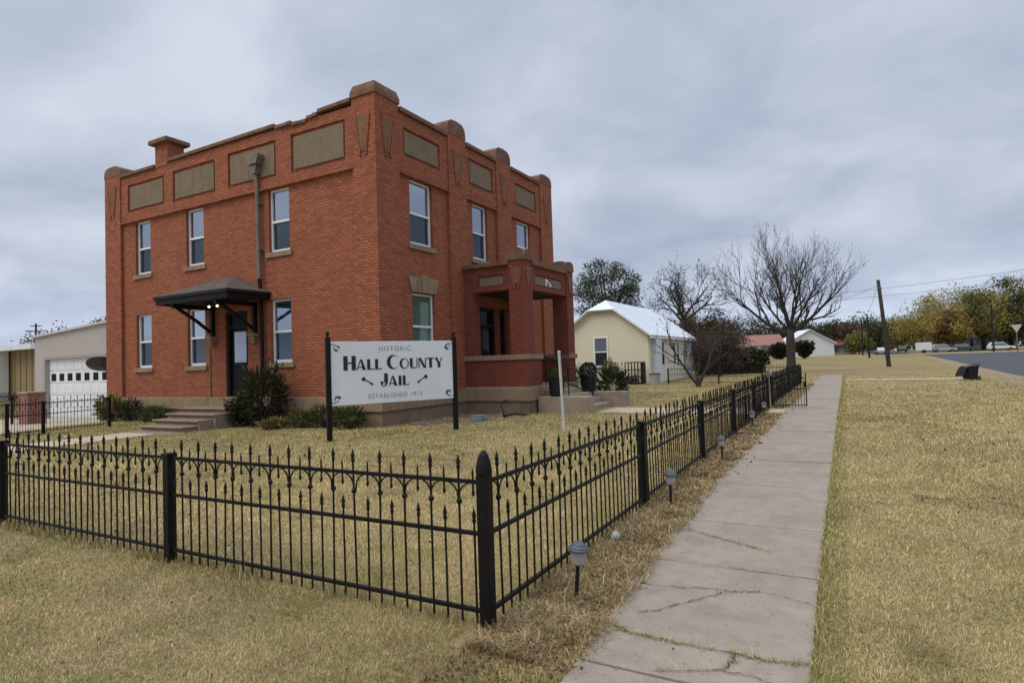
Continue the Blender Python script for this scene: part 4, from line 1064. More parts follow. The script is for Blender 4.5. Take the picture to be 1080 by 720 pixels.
# clipped topiary balls in dark pots on the porch cheek walls
def topiary(x, y, z, label, s=1.0, dark=False):
    o = empty('potted_topiary', (x, y, z), label, 'potted plant', group='potted plants beside the porch steps')
    m = MB(); m.lathe((x, y, z), [(.20*s, 0), (.23*s, .05*s), (.26*s, .46*s), (.285*s, .47*s), (.285*s, .53*s), (.24*s, .53*s), (.23*s, .49*s), (.01, .48*s)], 18); m.build('pot', DARKGREY, o, smooth=False)
    r = np.random.default_rng(int(abs(x*100))); q = r.normal(size=(2600, 3)); q /= np.linalg.norm(q, axis=1)[:, None]; q *= (r.uniform(.72, 1.0, 2600))[:, None]
    P = q*np.array([.285, .285, .27])*s+np.array([x, y, z+.66*s])
    leaf_cloud('foliage', P, .045*s, [(.028, .055, .016), (.045, .085, .022), (.06, .10, .03)] if not dark else DK, o, seed=5, normals=q*.5)
    m = MB(); m.tube([(x, y, z+.45*s), (x, y, z+.66*s)], .025, 6); m.build('stem', BARK, o)
topiary(-7.98, 17.13, .50, 'clipped round green topiary in a dark pot on the nearer porch step wall', .95)
topiary(-8.0, 19.80, .50, 'dark potted plant on the farther porch step wall', 1.1, True)
bush('spiky_plant', (-7.75, 21.6, 0), 'arching dark green plant beside the farther porch step wall', .62, .6, 1.35, 1100, .17, DK+GRN[:2], 44, 'plant', spiky=True)
# loose stones and a pale bucket lid by the foundation
for k, (x, y, s) in enumerate([(-10.15, 13.1, .22), (-9.95, 13.5, .26), (-9.75, 13.0, .16), (-9.7, 14.0, .2), (-9.4, 13.75, .14)]):
    r = random.Random(k); m = MB(); ring_n = 8
    prof = [(s*.8, 0), (s, s*.18), (s*.7, s*.42), (.01, s*.5)]
    m.lathe((x, y, -.02), [(a*r.uniform(.85, 1.15), b) for a, b in prof], ring_n, Matrix.Rotation(r.uniform(0, 1), 3, 'Z') @ Matrix.Diagonal((1.3, .8, 1)))
    tag(m.build('loose_stone', LOOSEROCK, bevel=.01), 'dark flat stone lying in the bed against the foundation', 'stone', 'loose stones at the foundation')
m = MB(); m.box(-9.20, -8.82, 14.05, 14.40, .0, .13); m.box(-9.16, -8.86, 14.10, 14.36, .13, .18); vb = m.build('metal_box', simple('pale_metal', (.15, .17, .20), .5, .3), bevel=.02)
tag(vb, 'small blue grey metal box on the soil behind the sign post', 'metal box')
m = MB(); m.tube([(-8.75, 15.25, .03), (-8.85, 15.3, .08), (-8.95, 15.6, .04), (-8.7, 15.85, .07), (-8.4, 15.9, .03)], .03, 6); m.tube([(-8.8, 15.3, .05), (-9.3, 15.95, .35), (-9.32, 16.36, .45)], .016, 5)
tag(m.build('hose', BLACKWOOD), 'black hose lying on the soil below the porch wall', 'hose')

# satellite dish on an arm off the end wall
D_ = empty('satellite_dish', (-23.9, 12.72, 2.0), 'dark satellite dish on an arm off the building end wall', 'satellite dish')
dirn = Vector((-.45, .35, .82)).normalized(); Mq = dirn.to_track_quat('Z', 'Y').to_matrix()
m = MB(); c0 = Vector((-24.78, 12.62, 2.02)); prof = [(.002, -.10), (.15, -.092), (.30, -.065), (.42, -.028), (.47, 0), (.475, .012), (.46, .012), (.41, -.015), (.30, -.05), (.15, -.077), (.002, -.085)]
m.lathe(tuple(c0), prof, 24, Mq); m.build('dish', simple('dish_grey', (.035, .034, .036), .55, .15), D_, smooth=True)
m = MB(); m.tube([tuple(c0-dirn*.1), (-24.62, 12.78, 1.72), (-24.2, 12.74, 1.68), (-23.86, 12.74, 1.75)], .03, 8); m.tube([(-24.4, 12.75, 1.68), (-23.86, 12.9, 1.5)], .015, 6); m.build('arm', METALGREY, D_)
m = MB(); m.tube([tuple(c0+Mq @ Vector((0, -.46, 0))), tuple(c0+dirn*.5+Mq @ Vector((0, -.3, 0)))], .016, 6); m.box(-.05, .05, -.04, .04, -.05, .05, Matrix.Translation(c0+dirn*.5+Mq @ Vector((0, -.3, 0)))); m.build('feed_horn', METALGREY, D_)

# ------------------------------------------------------------------ garage, pillar, tan shed
GY = 14.0; GX0, GX1 = -33.05, -24.75
gb = -.32
Ga = empty('garage', (-29, GY, gb), 'grey garage with sloping roofline and wide white sectional door', 'garage')
DX0, DX1, DZ = -32.05, -26.3, 2.38
rt = lambda x: 3.43+(x-GX0)*.0585
m = MB()
for a, b, lo in ((GX0, DX0, gb-.3), (DX1, GX1, gb-.3), (DX0, DX1, DZ)):
    m.poly([(a, GY, lo), (b, GY, lo), (b, GY, rt(b)), (a, GY, rt(a))])
m.poly([(DX0, GY, gb), (DX0, GY, DZ), (DX0, GY+.22, DZ), (DX0, GY+.22, gb)]); m.poly([(DX0, GY, DZ), (DX1, GY, DZ), (DX1, GY+.22, DZ), (DX0, GY+.22, DZ)]); m.poly([(DX1, GY, gb), (DX1, GY, DZ), (DX1, GY+.22, DZ), (DX1, GY+.22, gb)])
m.poly([(GX0, GY, gb-.3), (GX0, GY, rt(GX0)), (GX0, GY+10, rt(GX0)), (GX0, GY+10, gb-.3)]); m.poly([(GX1, GY, gb-.3), (GX1, GY, rt(GX1)), (GX1, GY+10, rt(GX1)), (GX1, GY+10, gb-.3)]); m.poly([(GX0, GY+10, gb), (GX1, GY+10, gb), (GX1, GY+10, rt(GX1)), (GX0, GY+10, rt(GX0))])
m.build('wall', GARAGE, Ga)
m = MB(); m.prism([(GX0-.1, GY-.12, rt(GX0)-.02), (GX1+.05, GY-.12, rt(GX1)-.02), (GX1+.05, GY-.12, rt(GX1)+.07), (GX0-.1, GY-.12, rt(GX0)+.07)], (0, 0, 0), (0, 10.3, 0)); m.build('roof', simple('garage_roof', (.52, .50, .48), .7, .06), Ga)
m = MB(); nrow = 5; hh = (DZ-gb)/nrow
for k in range(nrow):
    za, zb = gb+.02+hh*k, gb+hh*(k+1)
    m.box(DX0+.02, DX1-.02, GY+.14, GY+.20, za+.008, zb-.008)
    for q in range(8):
        if k == 3: continue
        xa = DX0+.14+q*(DX1-DX0-.2)/8; m.box(xa, xa+(DX1-DX0)/8-.12, GY+.128, GY+.14, za+.08, zb-.09)
m.box(DX0+.03, DX1-.03, GY+.17, GY+.21, gb, DZ)
gd = m.build('garage_door', WHITE, Ga, bevel=.004)
for q in range(8):
    m = MB()
    xa = DX0+.22+q*(DX1-DX0-.16)/8; za = gb+hh*3+.10; m.box(xa, xa+.40, GY+.132, GY+.142, za, za+.33); m.build('door_window', PANE_DARK, gd)
m = MB(); m.box(DX0-.14, DX0-.002, GY-.03, GY+.05, gb, DZ+.12); m.box(DX0-.002, DX1+.0, GY-.03, GY+.05, DZ+.002, DZ+.12); m.build('door_trim', simple('trim_grey', (.33, .29, .27), .8, .06), Ga)
# brick gate pillar
bp = empty('brick_pillar', (-27.6, 11.55, -.3), 'short weathered brick pillar beside the garage driveway', 'pillar')
m = MB(); m.box(-27.95, -27.25, 11.3, 11.9, -.4, .98); m.build('shaft', OLDBRICK, bp)
m = MB(); m.box(-28.0, -27.2, 11.25, 11.95, .98, 1.05); m.build('cap', CONC, bp, bevel=.01)
# tan shed far left
tb = empty('tan_shed', (-65, 30, -.3), 'tan metal shed with pale flat roof behind the garage', 'shed')
m = MB(); m.box(-84, -58.5, 25.2, 40, -.5, 3.9)
for k in range(26): m.box(-84+k, -83.9+k, 25.14, 25.2, -.3, 3.9)
m.build('wall', TANMETAL, tb)
m = MB(); m.box(-85, -57.8, 24.2, 41, 3.92, 4.35); m.build('roof', PALEROOF, tb)
m = MB(); m.box(-64.3, -63.6, 24.3, 25.0, -.4, 3.92); m.build('corner_post', WHITEWALL, tb); m = MB(); m.box(-58.5, -58.2, 24.9, 25.2, -.4, 3.92); m.build('corner_post', WHITEWALL, tb)
m = MB(); m.box(-84, -64.6, 25.05, 25.12, -.3, 3.9); m.build('roller_door', simple('brown_door', (.20, .14, .11), .7, .1), tb)

# ------------------------------------------------------------------ yellow house
HX0, HX1, HY0, HY1 = -16.85, -10.92, 37.0, 48.6
HE, HP = 3.02, 5.42
hc = (HX0+HX1)/2
YH = empty('yellow_house', (hc, 42, 0), 'pale yellow stucco house with shiny pale metal roof', 'house')
m = MB()
sl = (HP-HE)/((HX1-HX0)/2+.25)
def gable(y):
    zc_ = HE+sl*.25
    cl = 4.72; xo = (HP-cl)/sl
    return [(HX0, y, -.3), (HX1, y, -.3), (HX1, y, zc_-.12), (hc+xo, y, cl-.12), (hc-xo, y, cl-.12), (HX0, y, zc_-.12)]
WN = (-14.42, -13.62, 1.18, 2.92)
xo = (HP-4.72)/sl
for (u0, u1, z0, z1) in ((HX0, WN[0], -.3, 3.05), (WN[1], HX1, -.3, 3.05), (WN[0], WN[1], -.3, WN[2]), (WN[0], WN[1], WN[3], 3.05)):
    m.poly([(u0, HY0, z0), (u1, HY0, z0), (u1, HY0, z1), (u0, HY0, z1)])
m.poly([(HX0, HY0, 3.05), (HX1, HY0, 3.05), (HX1, HY0, HE+sl*.25-.1), (hc+xo, HY0, 4.64), (hc-xo, HY0, 4.64), (HX0, HY0, HE+sl*.25-.1)])
for a, b, c, d in ((WN[0], WN[0], 0, 0), (WN[1], WN[1], 0, 0)): m.poly([(a, HY0, WN[2]), (a, HY0+.12, WN[2]), (a, HY0+.12, WN[3]), (a, HY0, WN[3])])
m.poly([(WN[0], HY0, WN[3]), (WN[1], HY0, WN[3]), (WN[1], HY0+.12, WN[3]), (WN[0], HY0+.12, WN[3])]); m.poly([(WN[0], HY0, WN[2]), (WN[1], HY0, WN[2]), (WN[1], HY0+.12, WN[2]), (WN[0], HY0+.12, WN[2])])
m.poly([(HX1, HY0, -.3), (HX1, HY1, -.3), (HX1, HY1, 3.05), (HX1, HY0, 3.05)]); m.poly([(HX0, HY0, -.3), (HX0, HY1, -.3), (HX0, HY1, 3.05), (HX0, HY0, 3.05)])
m.poly(gable(HY1))
m.build('wall', YELLOW, YH)
m = MB(); ov = .35; ye, yf = HY0-ov, HY1+ov; ex0, ex1 = HX0-.3, HX1+.3; ez = HE-.02
rz_ = lambda x: HP-abs(x-hc)*sl
jr = 1.15     # clipped gable: the ridge starts back from the eave
R0, R1 = (hc, ye+jr, HP), (hc, yf-jr, HP)
cl0a, cl0b = (hc-xo, ye, 4.72), (hc+xo, ye, 4.72); cl1a, cl1b = (hc-xo, yf, 4.72), (hc+xo, yf, 4.72)
E0a, E0b, E1a, E1b = (ex0, ye, rz_(ex0)), (ex1, ye, rz_(ex1)), (ex0, yf, rz_(ex0)), (ex1, yf, rz_(ex1))
m.poly([E0b, E1b, cl1b, R1, R0, cl0b]); m.poly([E1a, E0a, cl0a, R0, R1, cl1a]); m.poly([cl0a, cl0b, R0]); m.poly([cl1b, cl1a, R1])
yr = m.build('roof', PALEROOF, YH); so = yr.modifiers.new('thick', 'SOLIDIFY'); so.thickness = .10; so.offset = -1
m = MB()
for k in range(24):
    y = ye+.4+k*.5
    if y > yf-.3: break
    t0 = 0 if ye+jr < y < yf-jr else .0
    zt = HP if ye+jr < y < yf-jr else None
    xt = hc+(.05 if zt else xo*.9)
    m.tube([(ex1, y, rz_(ex1)+.012), (xt, y, rz_(xt)+.012)], .02, 4, False)
m.build('roof_seam', PALEROOF, yr)
m = MB(); m.tube([(ex1-.02, ye, E0b[2]-.16), (ex1-.02, yf, E1b[2]-.16)], .07, 6); m.build('gutter', WHITEWALL, YH)
def hwin(axis, u0, u1, z0, z1, plane):
    m = MB(); t = .09
    def bx(ua, ub, za, zb, da, db):
        if axis == 'A': m.box(ua, ub, plane+da, plane+db, za, zb)
        else: m.box(plane-db, plane-da, ua, ub, za, zb)
    bx(u0-t, u0, z0-t, z1+t, -.04, .06); bx(u1, u1+t, z0-t, z1+t, -.04, .06); bx(u0, u1, z0-t, z0, -.04, .06); bx(u0, u1, z1, z1+t, -.04, .06); bx(u0, u1, (z0+z1)/2-.04, (z0+z1)/2+.04, -.02, .06)
    f_ = m.build('window', WHITE, YH); m = MB(); bx(u0, u1, z0, z1, .02 if axis == 'A' else -.015, .1); m.build('pane', PANE_LOW, f_)
    m = MB(); bx(u0, u1, (z0+z1)/2+.04, z1, -.005 if axis == 'A' else -.018, .01 if axis == 'A' else -.016); m.build('upper_pane', PANE_SKYTONE, f_)
hwin('A', *WN, HY0)
for a, b, c, d in ((39.9, 40.5, 1.1, 2.6), (42.9, 43.45, 1.1, 2.6), (43.9, 44.45, 1.1, 2.6), (46.4, 46.9, 1.5, 2.6)): hwin('B', a, b, c, d, HX1)
m = MB(); m.box(HX1+.02, HX1+.30, 37.6, 38.9, 0, 2.75); m.build('porch_post', WHITEWALL, YH); m = MB(); m.box(HX1+.02, HX1+.08, 47.1, 48.4, 0, 2.7); m.build('porch_post', WHITEWALL, YH)
# ground-level things by the yellow house
bush('tall_weed', (-13.3, 36.4, 0), 'yellow green bush against the yellow house wall', .55, .5, 1.55, 900, .15, GRN+YEL[:2], 51, 'bush', spiky=True)
bush('dark_shrub', (-15.7, 36.3, 0), 'dark green bush at the yellow house wall behind the porch', .9, .6, 1.3, 900, .16, DK+GRN[:1], 52, 'bush', spiky=True)
bush('low_plant', (-12.0, 36.3, 0), 'low dark plant at the foot of the yellow house corner', .7, .4, .5, 500, .12, DK, 53, 'plant', 'low plants along the yellow house')
bush('low_plant', (-14.6, 36.4, 0), 'low dark plant below the yellow house window', .6, .4, .45, 400, .12, DK+GRN[:1], 54, 'plant', 'low plants along the yellow house')
pa = empty('wire_crate', (-11.6, 36.5, 0), 'dark slatted crate standing at the yellow house corner', 'crate')
m = MB()
for k in range(6): m.box(-12.15+.2*k, -12.10+.2*k, 36.0, 36.05, 0, 1.35); m.box(-12.15+.2*k, -12.10+.2*k, 36.6, 36.65, 0, 1.35)
for z in (.05, .45, .85, 1.3): m.box(-12.15, -11.1, 35.98, 36.0, z, z+.06)
m.box(-11.1, -11.04, 36.0, 36.65, 0, 1.35); m.build('slat', BLACKWOOD, pa)
m = MB(); m.box(-12.15, -11.1, 36.05, 36.6, 0, .05); m.build('base', BLACKWOOD, pa)
bk = empty('pale_bucket', (-10.3, 36.0, 0), 'pale grey bucket beside the slatted crate', 'bucket')
m = MB(); m.lathe((-10.3, 36.0, 0), [(.26, 0), (.33, .62), (.34, .62), (.30, .60), (.2, .3), (.01, .28)], 14); m.build('body', SOLARGLASS, bk)
m = MB(); m.lathe((-10.3, 36.0, .62), [(.35, -.03), (.36, 0), (.36, .03), (.33, .035)], 14); m.build('rim', SOLARTOP, bk)

# ------------------------------------------------------------------ trees
BIG = dict(wig=.07, up=[.10, .10, .14, .16], levels=3, n=[7, 6, 5], len=(.40, .66), ang=(16, 46), rmin=.0068, taper=.74)
BIG['from'] = .22
bx0, by0 = -4.05, 51.0
limbs = [(190, 27, 5.0, .17, .86), (10, 36, 4.4, .17, .92), (100, 46, 4.2, .12, .98), (280, 46, 4.2, .12, .98), (200, 48, 4.6, .11, .95), (15, 54, 4.5, .11, .97), (170, 70, 4.6, .12, 1.0), (345, 72, 4.7, .12, 1.0), (260, 64, 4.5, .11, 1.0)]
bare_tree('bare_tree', (bx0, by0, gz(bx0, by0)), 'large bare fan shaped tree with thick dark trunk beside the sidewalk', 12, 5, BIG, limbs, 3.3, .33, dict(n=420, s=.04, size=.13, cols=[(.05, .035, .03), (.08, .05, .03), (.06, .06, .03)]), BARKGREY)
MID = dict(wig=.13, up=[.04, .05, .05, .05], levels=3, n=[6, 5, 4], len=(.42, .7), ang=(25, 65), rmin=.014, taper=.7); MID['from'] = .25
bare_tree('bare_tree', (-14.8, 62.7, gz(0, 62.7)), 'bare spreading dark tree behind the pale metal roof', 12, 9, MID, [(180, 36, 3.5, .14, .9), (0, 42, 3.9, .15, .9), (90, 44, 3.4, .11, .95), (270, 44, 3.4, .11, .95), (200, 70, 3.7, .14, 1), (30, 60, 4.0, .13, 1), (185, 55, 3.6, .11, 1)], 5.4, .26, dict(n=700, s=.15, size=.16, cols=[(.06, .05, .03), (.09, .07, .03), (.05, .045, .03)]), BARK)
TWIG = dict(wig=.12, up=[.05, .04, .04], levels=3, n=[6, 6, 4], len=(.45, .75), ang=(20, 60), rmin=.010, taper=.7); TWIG['from'] = .15
bare_tree('twiggy_tree', (-8.7, 47.7, gz(0, 47.7)), 'dense twiggy tree holding brown leaves beyond the yellow house', 6, 13, TWIG, [(180, 32, 1.7, .05, .3), (0, 36, 1.7, .05, .3), (90, 45, 1.7, .05, .4), (270, 42, 1.7, .05, .4), (220, 62, 1.8, .05, .6), (50, 62, 1.8, .05, .7), (140, 52, 1.7, .05, .8), (320, 54, 1.7, .05, .8)], 1.2, .14, dict(n=1700, s=.12, size=.15, cols=[(.095, .065, .048), (.12, .078, .052), (.075, .066, .042), (.13, .08, .055)]), BARK)
bare_tree('twiggy_tree', (-10.6, 52.0, gz(0, 52)), 'brown leaved twiggy tree closest behind the white end of the yellow house', 6, 14, TWIG, [(180, 36, 1.7, .05, .3), (0, 42, 1.7, .05, .3), (90, 50, 1.7, .05, .4), (270, 46, 1.7, .05, .4), (220, 64, 1.8, .05, .6), (50, 64, 1.8, .05, .7)], 1.3, .13, dict(n=1400, s=.12, size=.16, cols=[(.085, .066, .046), (.11, .08, .05), (.075, .072, .042), (.14, .08, .055)]), BARK)
SM = dict(wig=.10, up=[.06, .05, .05], levels=2, n=[6, 4], len=(.4, .7), ang=(22, 50), rmin=.008, taper=.75); SM['from'] = .3
bare_tree('small_bare_tree', (-6.95, 32.2, 0), 'small bare tree forking in a V from the ground inside the yard', 3.4, 21, SM, [(195, 52, 2.7, .085, .15), (20, 66, 2.4, .10, .2), (160, 62, 1.9, .05, .8), (60, 70, 1.9, .05, .9)], .45, .10, dict(n=120, s=.08, size=.09, cols=[(.10, .04, .03), (.08, .05, .03)]), BARK)
OAK = [(.052, .066, .034), (.075, .090, .050), (.10, .115, .070), (.040, .052, .028)]
leafy_tree('oak_tree', (-22.6, 62, gz(-20, 62)), 'grey green leafy tree rising behind the yellow house roof', 12.3, 7.4, 61, OAK, .20, 120, 130, 4.2, None, hollow=.2, spread=.085)
RUSTC = [(.13, .065, .032), (.10, .06, .03), (.085, .07, .03), (.16, .085, .045)]
leafy_tree('rust_tree', (-16.8, 70.3, gz(0, 70)), 'rust brown leaved tree low behind the metal roof', 6.6, 5.4, 62, RUSTC, .22, 70, 110, 2.0, None)
leafy_tree('rust_tree', (-12.2, 66.0, gz(0, 66)), 'brown and olive tree behind the twiggy trees', 5.6, 6.0, 63, RUSTC+OAK[:2], .22, 70, 110, 2.0, None)
GD = [(.030, .042, .018), (.045, .058, .022), (.062, .075, .028), (.024, .034, .016)]
for k, (x, y, hh, ww, c_, lb) in enumerate([(-22.0, 170, 9.5, 16, GD, 'dark green tree behind the red roofed house'), (-13.5, 176, 9.8, 13, GD+OAK[:1], 'dark green tree behind the bare tree trunk'), (-30, 165, 8.6, 12, GD+RUSTC[:1], 'olive tree at the far end of the red roofed house'),
        (-1.5, 178, 8.5, 11, RUSTC+GD, 'brown tinged tree beyond the pale garage gable'), (4.0, 188, 9.5, 11, GD+RUSTC[:1], 'dark tree behind the two slim street lamps'), (-5.5, 190, 9.0, 10, GD+[(.10, .10, .04)], 'olive green tree right of the pale garage gable'),
        (1.6, 170, 5.0, 5.0, [(.20, .19, .05), (.15, .15, .05)], 'small yellow green tree left of the slim street lamps'), (9.2, 232, 10.5, 13, GD+[(.12, .11, .035)], 'green tree at the far end of the street'), (-44, 160, 8, 14, GD+RUSTC[:1], 'dark tree far behind the yellow house')]):
    leafy_tree('tree', (x, y, gz(0, y)), lb, hh, ww, 70+k, c_, .42, 70, 110, hh*.2, 'trees beyond the far houses', hollow=.15, spread=.13)
YG = [(.34, .26, .06), (.27, .225, .06), (.38, .27, .07), (.20, .18, .05), (.28, .20, .065)]
OG = [(.19, .175, .05), (.14, .145, .045), (.11, .12, .038), (.24, .20, .06)]
for k, (x, y, hh, ww, c_, lb) in enumerate([(17.0, 183, 13.8, 14, YG, 'golden yellow tree at the left end of the row across the street'), (23.4, 194, 18.0, 15, YG+OG[:2], 'tallest thin crowned yellow green tree across the street'), (26.2, 173, 15.5, 13, OG+YG[:2], 'olive yellow tree behind the tall street lamp'),
        (32.0, 178, 17.8, 15, GD+OG[:1], 'dark green tree at the right of the row across the street'), (37.5, 170, 16.5, 15, OG+GD[:2], 'olive green tree furthest right across the street'), (14.0, 222, 11.0, 12, OG+RUSTC[:1], 'small olive tree at the far bend of the street'), (20.3, 170, 10.5, 10, YG[:3]+RUSTC[:2], 'low amber tree in front of the tall yellow green tree')]):
    leafy_tree('street_tree', (x, y, gz(0, y)), lb, hh*.88, ww, 90+k, c_, .42, 90, 130, hh*.18, 'trees in leaf across the street', hollow=.1, spread=.115)
# hedges and clipped shrubs
def hedge(name, a, b, hgt, wd, label, seed, cols=DK, n=3500, leaf=.18, group=None):
    r = np.random.default_rng(seed); a = np.array(a); b = np.array(b); t = r.uniform(0, 1, n); d = (b-a)/np.linalg.norm(b-a); nr = np.array([-d[1], d[0]])
    o = empty(name, ((a[0]+b[0])/2, (a[1]+b[1])/2, gz(0, a[1])), label, 'hedge', group=group)
    off = np.sign(r.uniform(-1, 1, n))*r.uniform(.3, 1, n)*wd/2; z = r.uniform(.03, 1, n)**.8*hgt*(1+.10*np.sin(t*21+seed))
    topm = r.uniform(0, 1, n) < .35; z[topm] = hgt*(1+.10*np.sin(t[topm]*21+seed))*r.uniform(.9, 1.03, topm.sum()); off[topm] = r.uniform(-1, 1, topm.sum())*wd/2
    P = np.stack([a[0]+(b[0]-a[0])*t+nr[0]*off, a[1]+(b[1]-a[1])*t+nr[1]*off, z+gz(0, a[1])], 1)
    leaf_cloud('foliage', P, leaf, cols, o, seed=seed)
    m = MB()
    for k in range(10):
        q = (k+.5)/10; m.tube([(a[0]+(b[0]-a[0])*q, a[1]+(b[1]-a[1])*q, gz(0, a[1])-.1), (a[0]+(b[0]-a[0])*q+.1, a[1]+(b[1]-a[1])*q, gz(0, a[1])+hgt*.8)], [.05, .03], 5)
    m.build('stem', BARK, o); return o
hedge('clipped_hedge', (-20.2, 74.6), (-8.9, 80.5), 1.9, 1.6, 'long dark clipped hedge beyond the gravel track', 3, n=14000, leaf=.26)
hedge('low_hedge', (-11.0, 50.6), (-6.2, 52.8), .85, .9, 'low dark hedge behind the crossing iron fence', 4, n=6000, leaf=.18)
def shrub_ball(x, y, w_, h_, label, seed, vee=False):
    r = np.random.default_rng(seed); n = 2600; q = r.normal(size=(n, 3)); q /= np.linalg.norm(q, axis=1)[:, None]; q *= r.uniform(.25, 1, n)[:, None]
    o = empty('clipped_shrub', (x, y, gz(0, y)), label, 'shrub', group='clipped shrubs before the red roofed house'); z = q[:, 2]*h_/2
    sx = (1+.45*q[:, 2]) if vee else np.ones(n)
    P = np.stack([x+q[:, 0]*w_/2*sx, y+q[:, 1]*w_/2*sx, gz(0, y)+h_*.54+z], 1); leaf_cloud('foliage', P, .42, DK, o, seed=seed)
    m = MB(); m.tube([(x, y, gz(0, y)-.1), (x, y, gz(0, y)+h_*.4)], .12, 6); m.build('stem', BARK, o)
shrub_ball(-11.4, 119.6, 3.6, 3.0, 'broad dark clipped shrub left of the large bare trunk', 7)
shrub_ball(-7.4, 121.6, 3.3, 3.3, 'dark V shaped clipped shrub right of the large bare trunk', 8, True)
# distant woods that close the horizon
r = np.random.default_rng(5); nb = 26000
ang_ = r.uniform(rad(-72), rad(62), nb); dist_ = r.uniform(300, 360, nb); hh_ = (7+3.5*np.sin(ang_*37)+2*np.sin(ang_*91+1)); z_ = r.uniform(0, 1, nb)**.9*hh_
leaf_cloud('far_woods', np.stack([np.sin(ang_)*dist_, np.cos(ang_)*dist_, z_+1.0], 1), 2.2, [(.035, .042, .026), (.055, .055, .032), (.07, .055, .035)], None, seed=9)
tag(bpy.data.objects['far_woods'], 'dark line of far woods along the horizon', 'woods', kind='stuff')

# ------------------------------------------------------------------ far houses
RH = empty('red_roofed_house', (-18, 150, gz(0, 150)), 'low white house with faded red roof and pale garage gable', 'house')
zb = gz(0, 150)
m = MB(); A0, A1 = Vector((-25.0, 147.5, zb)), Vector((-13.5, 151.5, zb)); u = (A1-A0).normalized(); nrm = Vector((-u.y, u.x, 0)); LH = (A1-A0).length
MW = Matrix.Translation(A0) @ Matrix.Rotation(math.atan2(u.y, u.x), 4, 'Z')
m.box(0, LH, 0, 9, -.3, 2.9, MW); m.build('wall', WHITEWALL, RH)
m = MB(); P = [(-.6, -1.3, 2.75), (LH+.4, -1.3, 2.75), (LH+.4, 4.5, 5.3), (-.6, 4.5, 5.3)]; m.prism([tuple(MW @ Vector(q)) for q in P], (0, 0, 0), (0, 0, .15))
P = [(-.6, 10.2, 2.75), (LH+.4, 10.2, 2.75), (LH+.4, 4.5, 5.3), (-.6, 4.5, 5.3)]; m.prism([tuple(MW @ Vector(q)) for q in P], (0, 0, 0), (0, 0, .15)); m.build('roof', REDROOF, RH)
for xa, wv, hv in ((1.5, 1.2, 1.3), (4.5, 1.6, 1.5), (7.6, 2.4, 2.0)):
    m = MB(); m.box(xa, xa+wv, -.06, .02, 2.5-hv, 2.5, MW); m.build('window', PANE_LOW, RH)
m = MB(); m.box(6.5, 11.5, -1.2, -1.0, 0, 1.0, MW); m.box(6.6, 6.8, -1.2, -1.0, 1.0, 2.7, MW); m.build('porch_wall', WHITEWALL, RH)
MG = Matrix.Translation((-13.0, 152.0, zb)) @ Matrix.Rotation(math.atan2(u.y, u.x), 4, 'Z'); gw = 10.2
m = MB(); P = [(0, 0, -.3), (gw, 0, -.3), (gw, 0, 3.0), (gw*.5, 0, 5.9), (0, 0, 3.0)]; m.prism([tuple(MG @ Vector(q)) for q in P], (0, 0, 0), tuple(nrm*10)); m.build('gable_wall', WHITEWALL, RH)
m = MB()
for sg in (0, 1):
    xa = -0.5 if not sg else gw+.5; P = [(xa, -.5, 2.72), (gw*.5, -.5, 6.0), (gw*.5, 11, 6.0), (xa, 11, 2.72)]; m.prism([tuple(MG @ Vector(q)) for q in P], (0, 0, 0), (0, 0, .18))
m.build('gable_roof', PALEROOF, RH)
BH2 = empty('brown_house', (1, 172, gz(0, 172)), 'low brown roofed house under trees past the pale gable', 'house')
m = MB(); m.box(-5, 1.0, 172, 180, .5, 3.2); m.build('wall', simple('tan_wall', (.30, .24, .19), .8), BH2)
m = MB(); m.prism([(-5.6, 171, 3.1), (1.6, 171, 3.1), (1.6, 176, 5.2), (-5.6, 176, 5.2)], (0, 0, 0), (0, 0, .15)); m.prism([(-5.6, 181, 3.1), (1.6, 181, 3.1), (1.6, 176, 5.2), (-5.6, 176, 5.2)], (0, 0, 0), (0, 0, .15)); m.build('roof', RUST, BH2)
m = MB(); m.box(-4, -2.6, 171.95, 172.02, 1.4, 2.6); m.box(-1.5, -.3, 171.95, 172.02, 1.4, 2.6); m.build('window', PANE_LOW, BH2)
WH = empty('white_house', (24, 184, gz(0, 184)), 'long low white house half hidden beneath the trees across the street', 'house')
zb = gz(0, 184)
m = MB(); m.box(16.5, 34, 181.5, 190, zb-.3, zb+2.9); m.build('wall', WHITEWALL, WH)
m = MB(); m.prism([(16, 180.8, zb+2.8), (34.5, 180.8, zb+2.8), (34.5, 185.5, zb+4.6), (16, 185.5, zb+4.6)], (0, 0, 0), (0, 0, .15)); m.build('roof', simple('grey_green_roof', (.30, .33, .31), .8), WH)
for xa in (18, 21.5, 25, 28.8, 31.5):
    m = MB(); m.box(xa, xa+1.7, 181.42, 181.52, zb+.9, zb+2.4); m.build('window', PANE_LOW, WH)

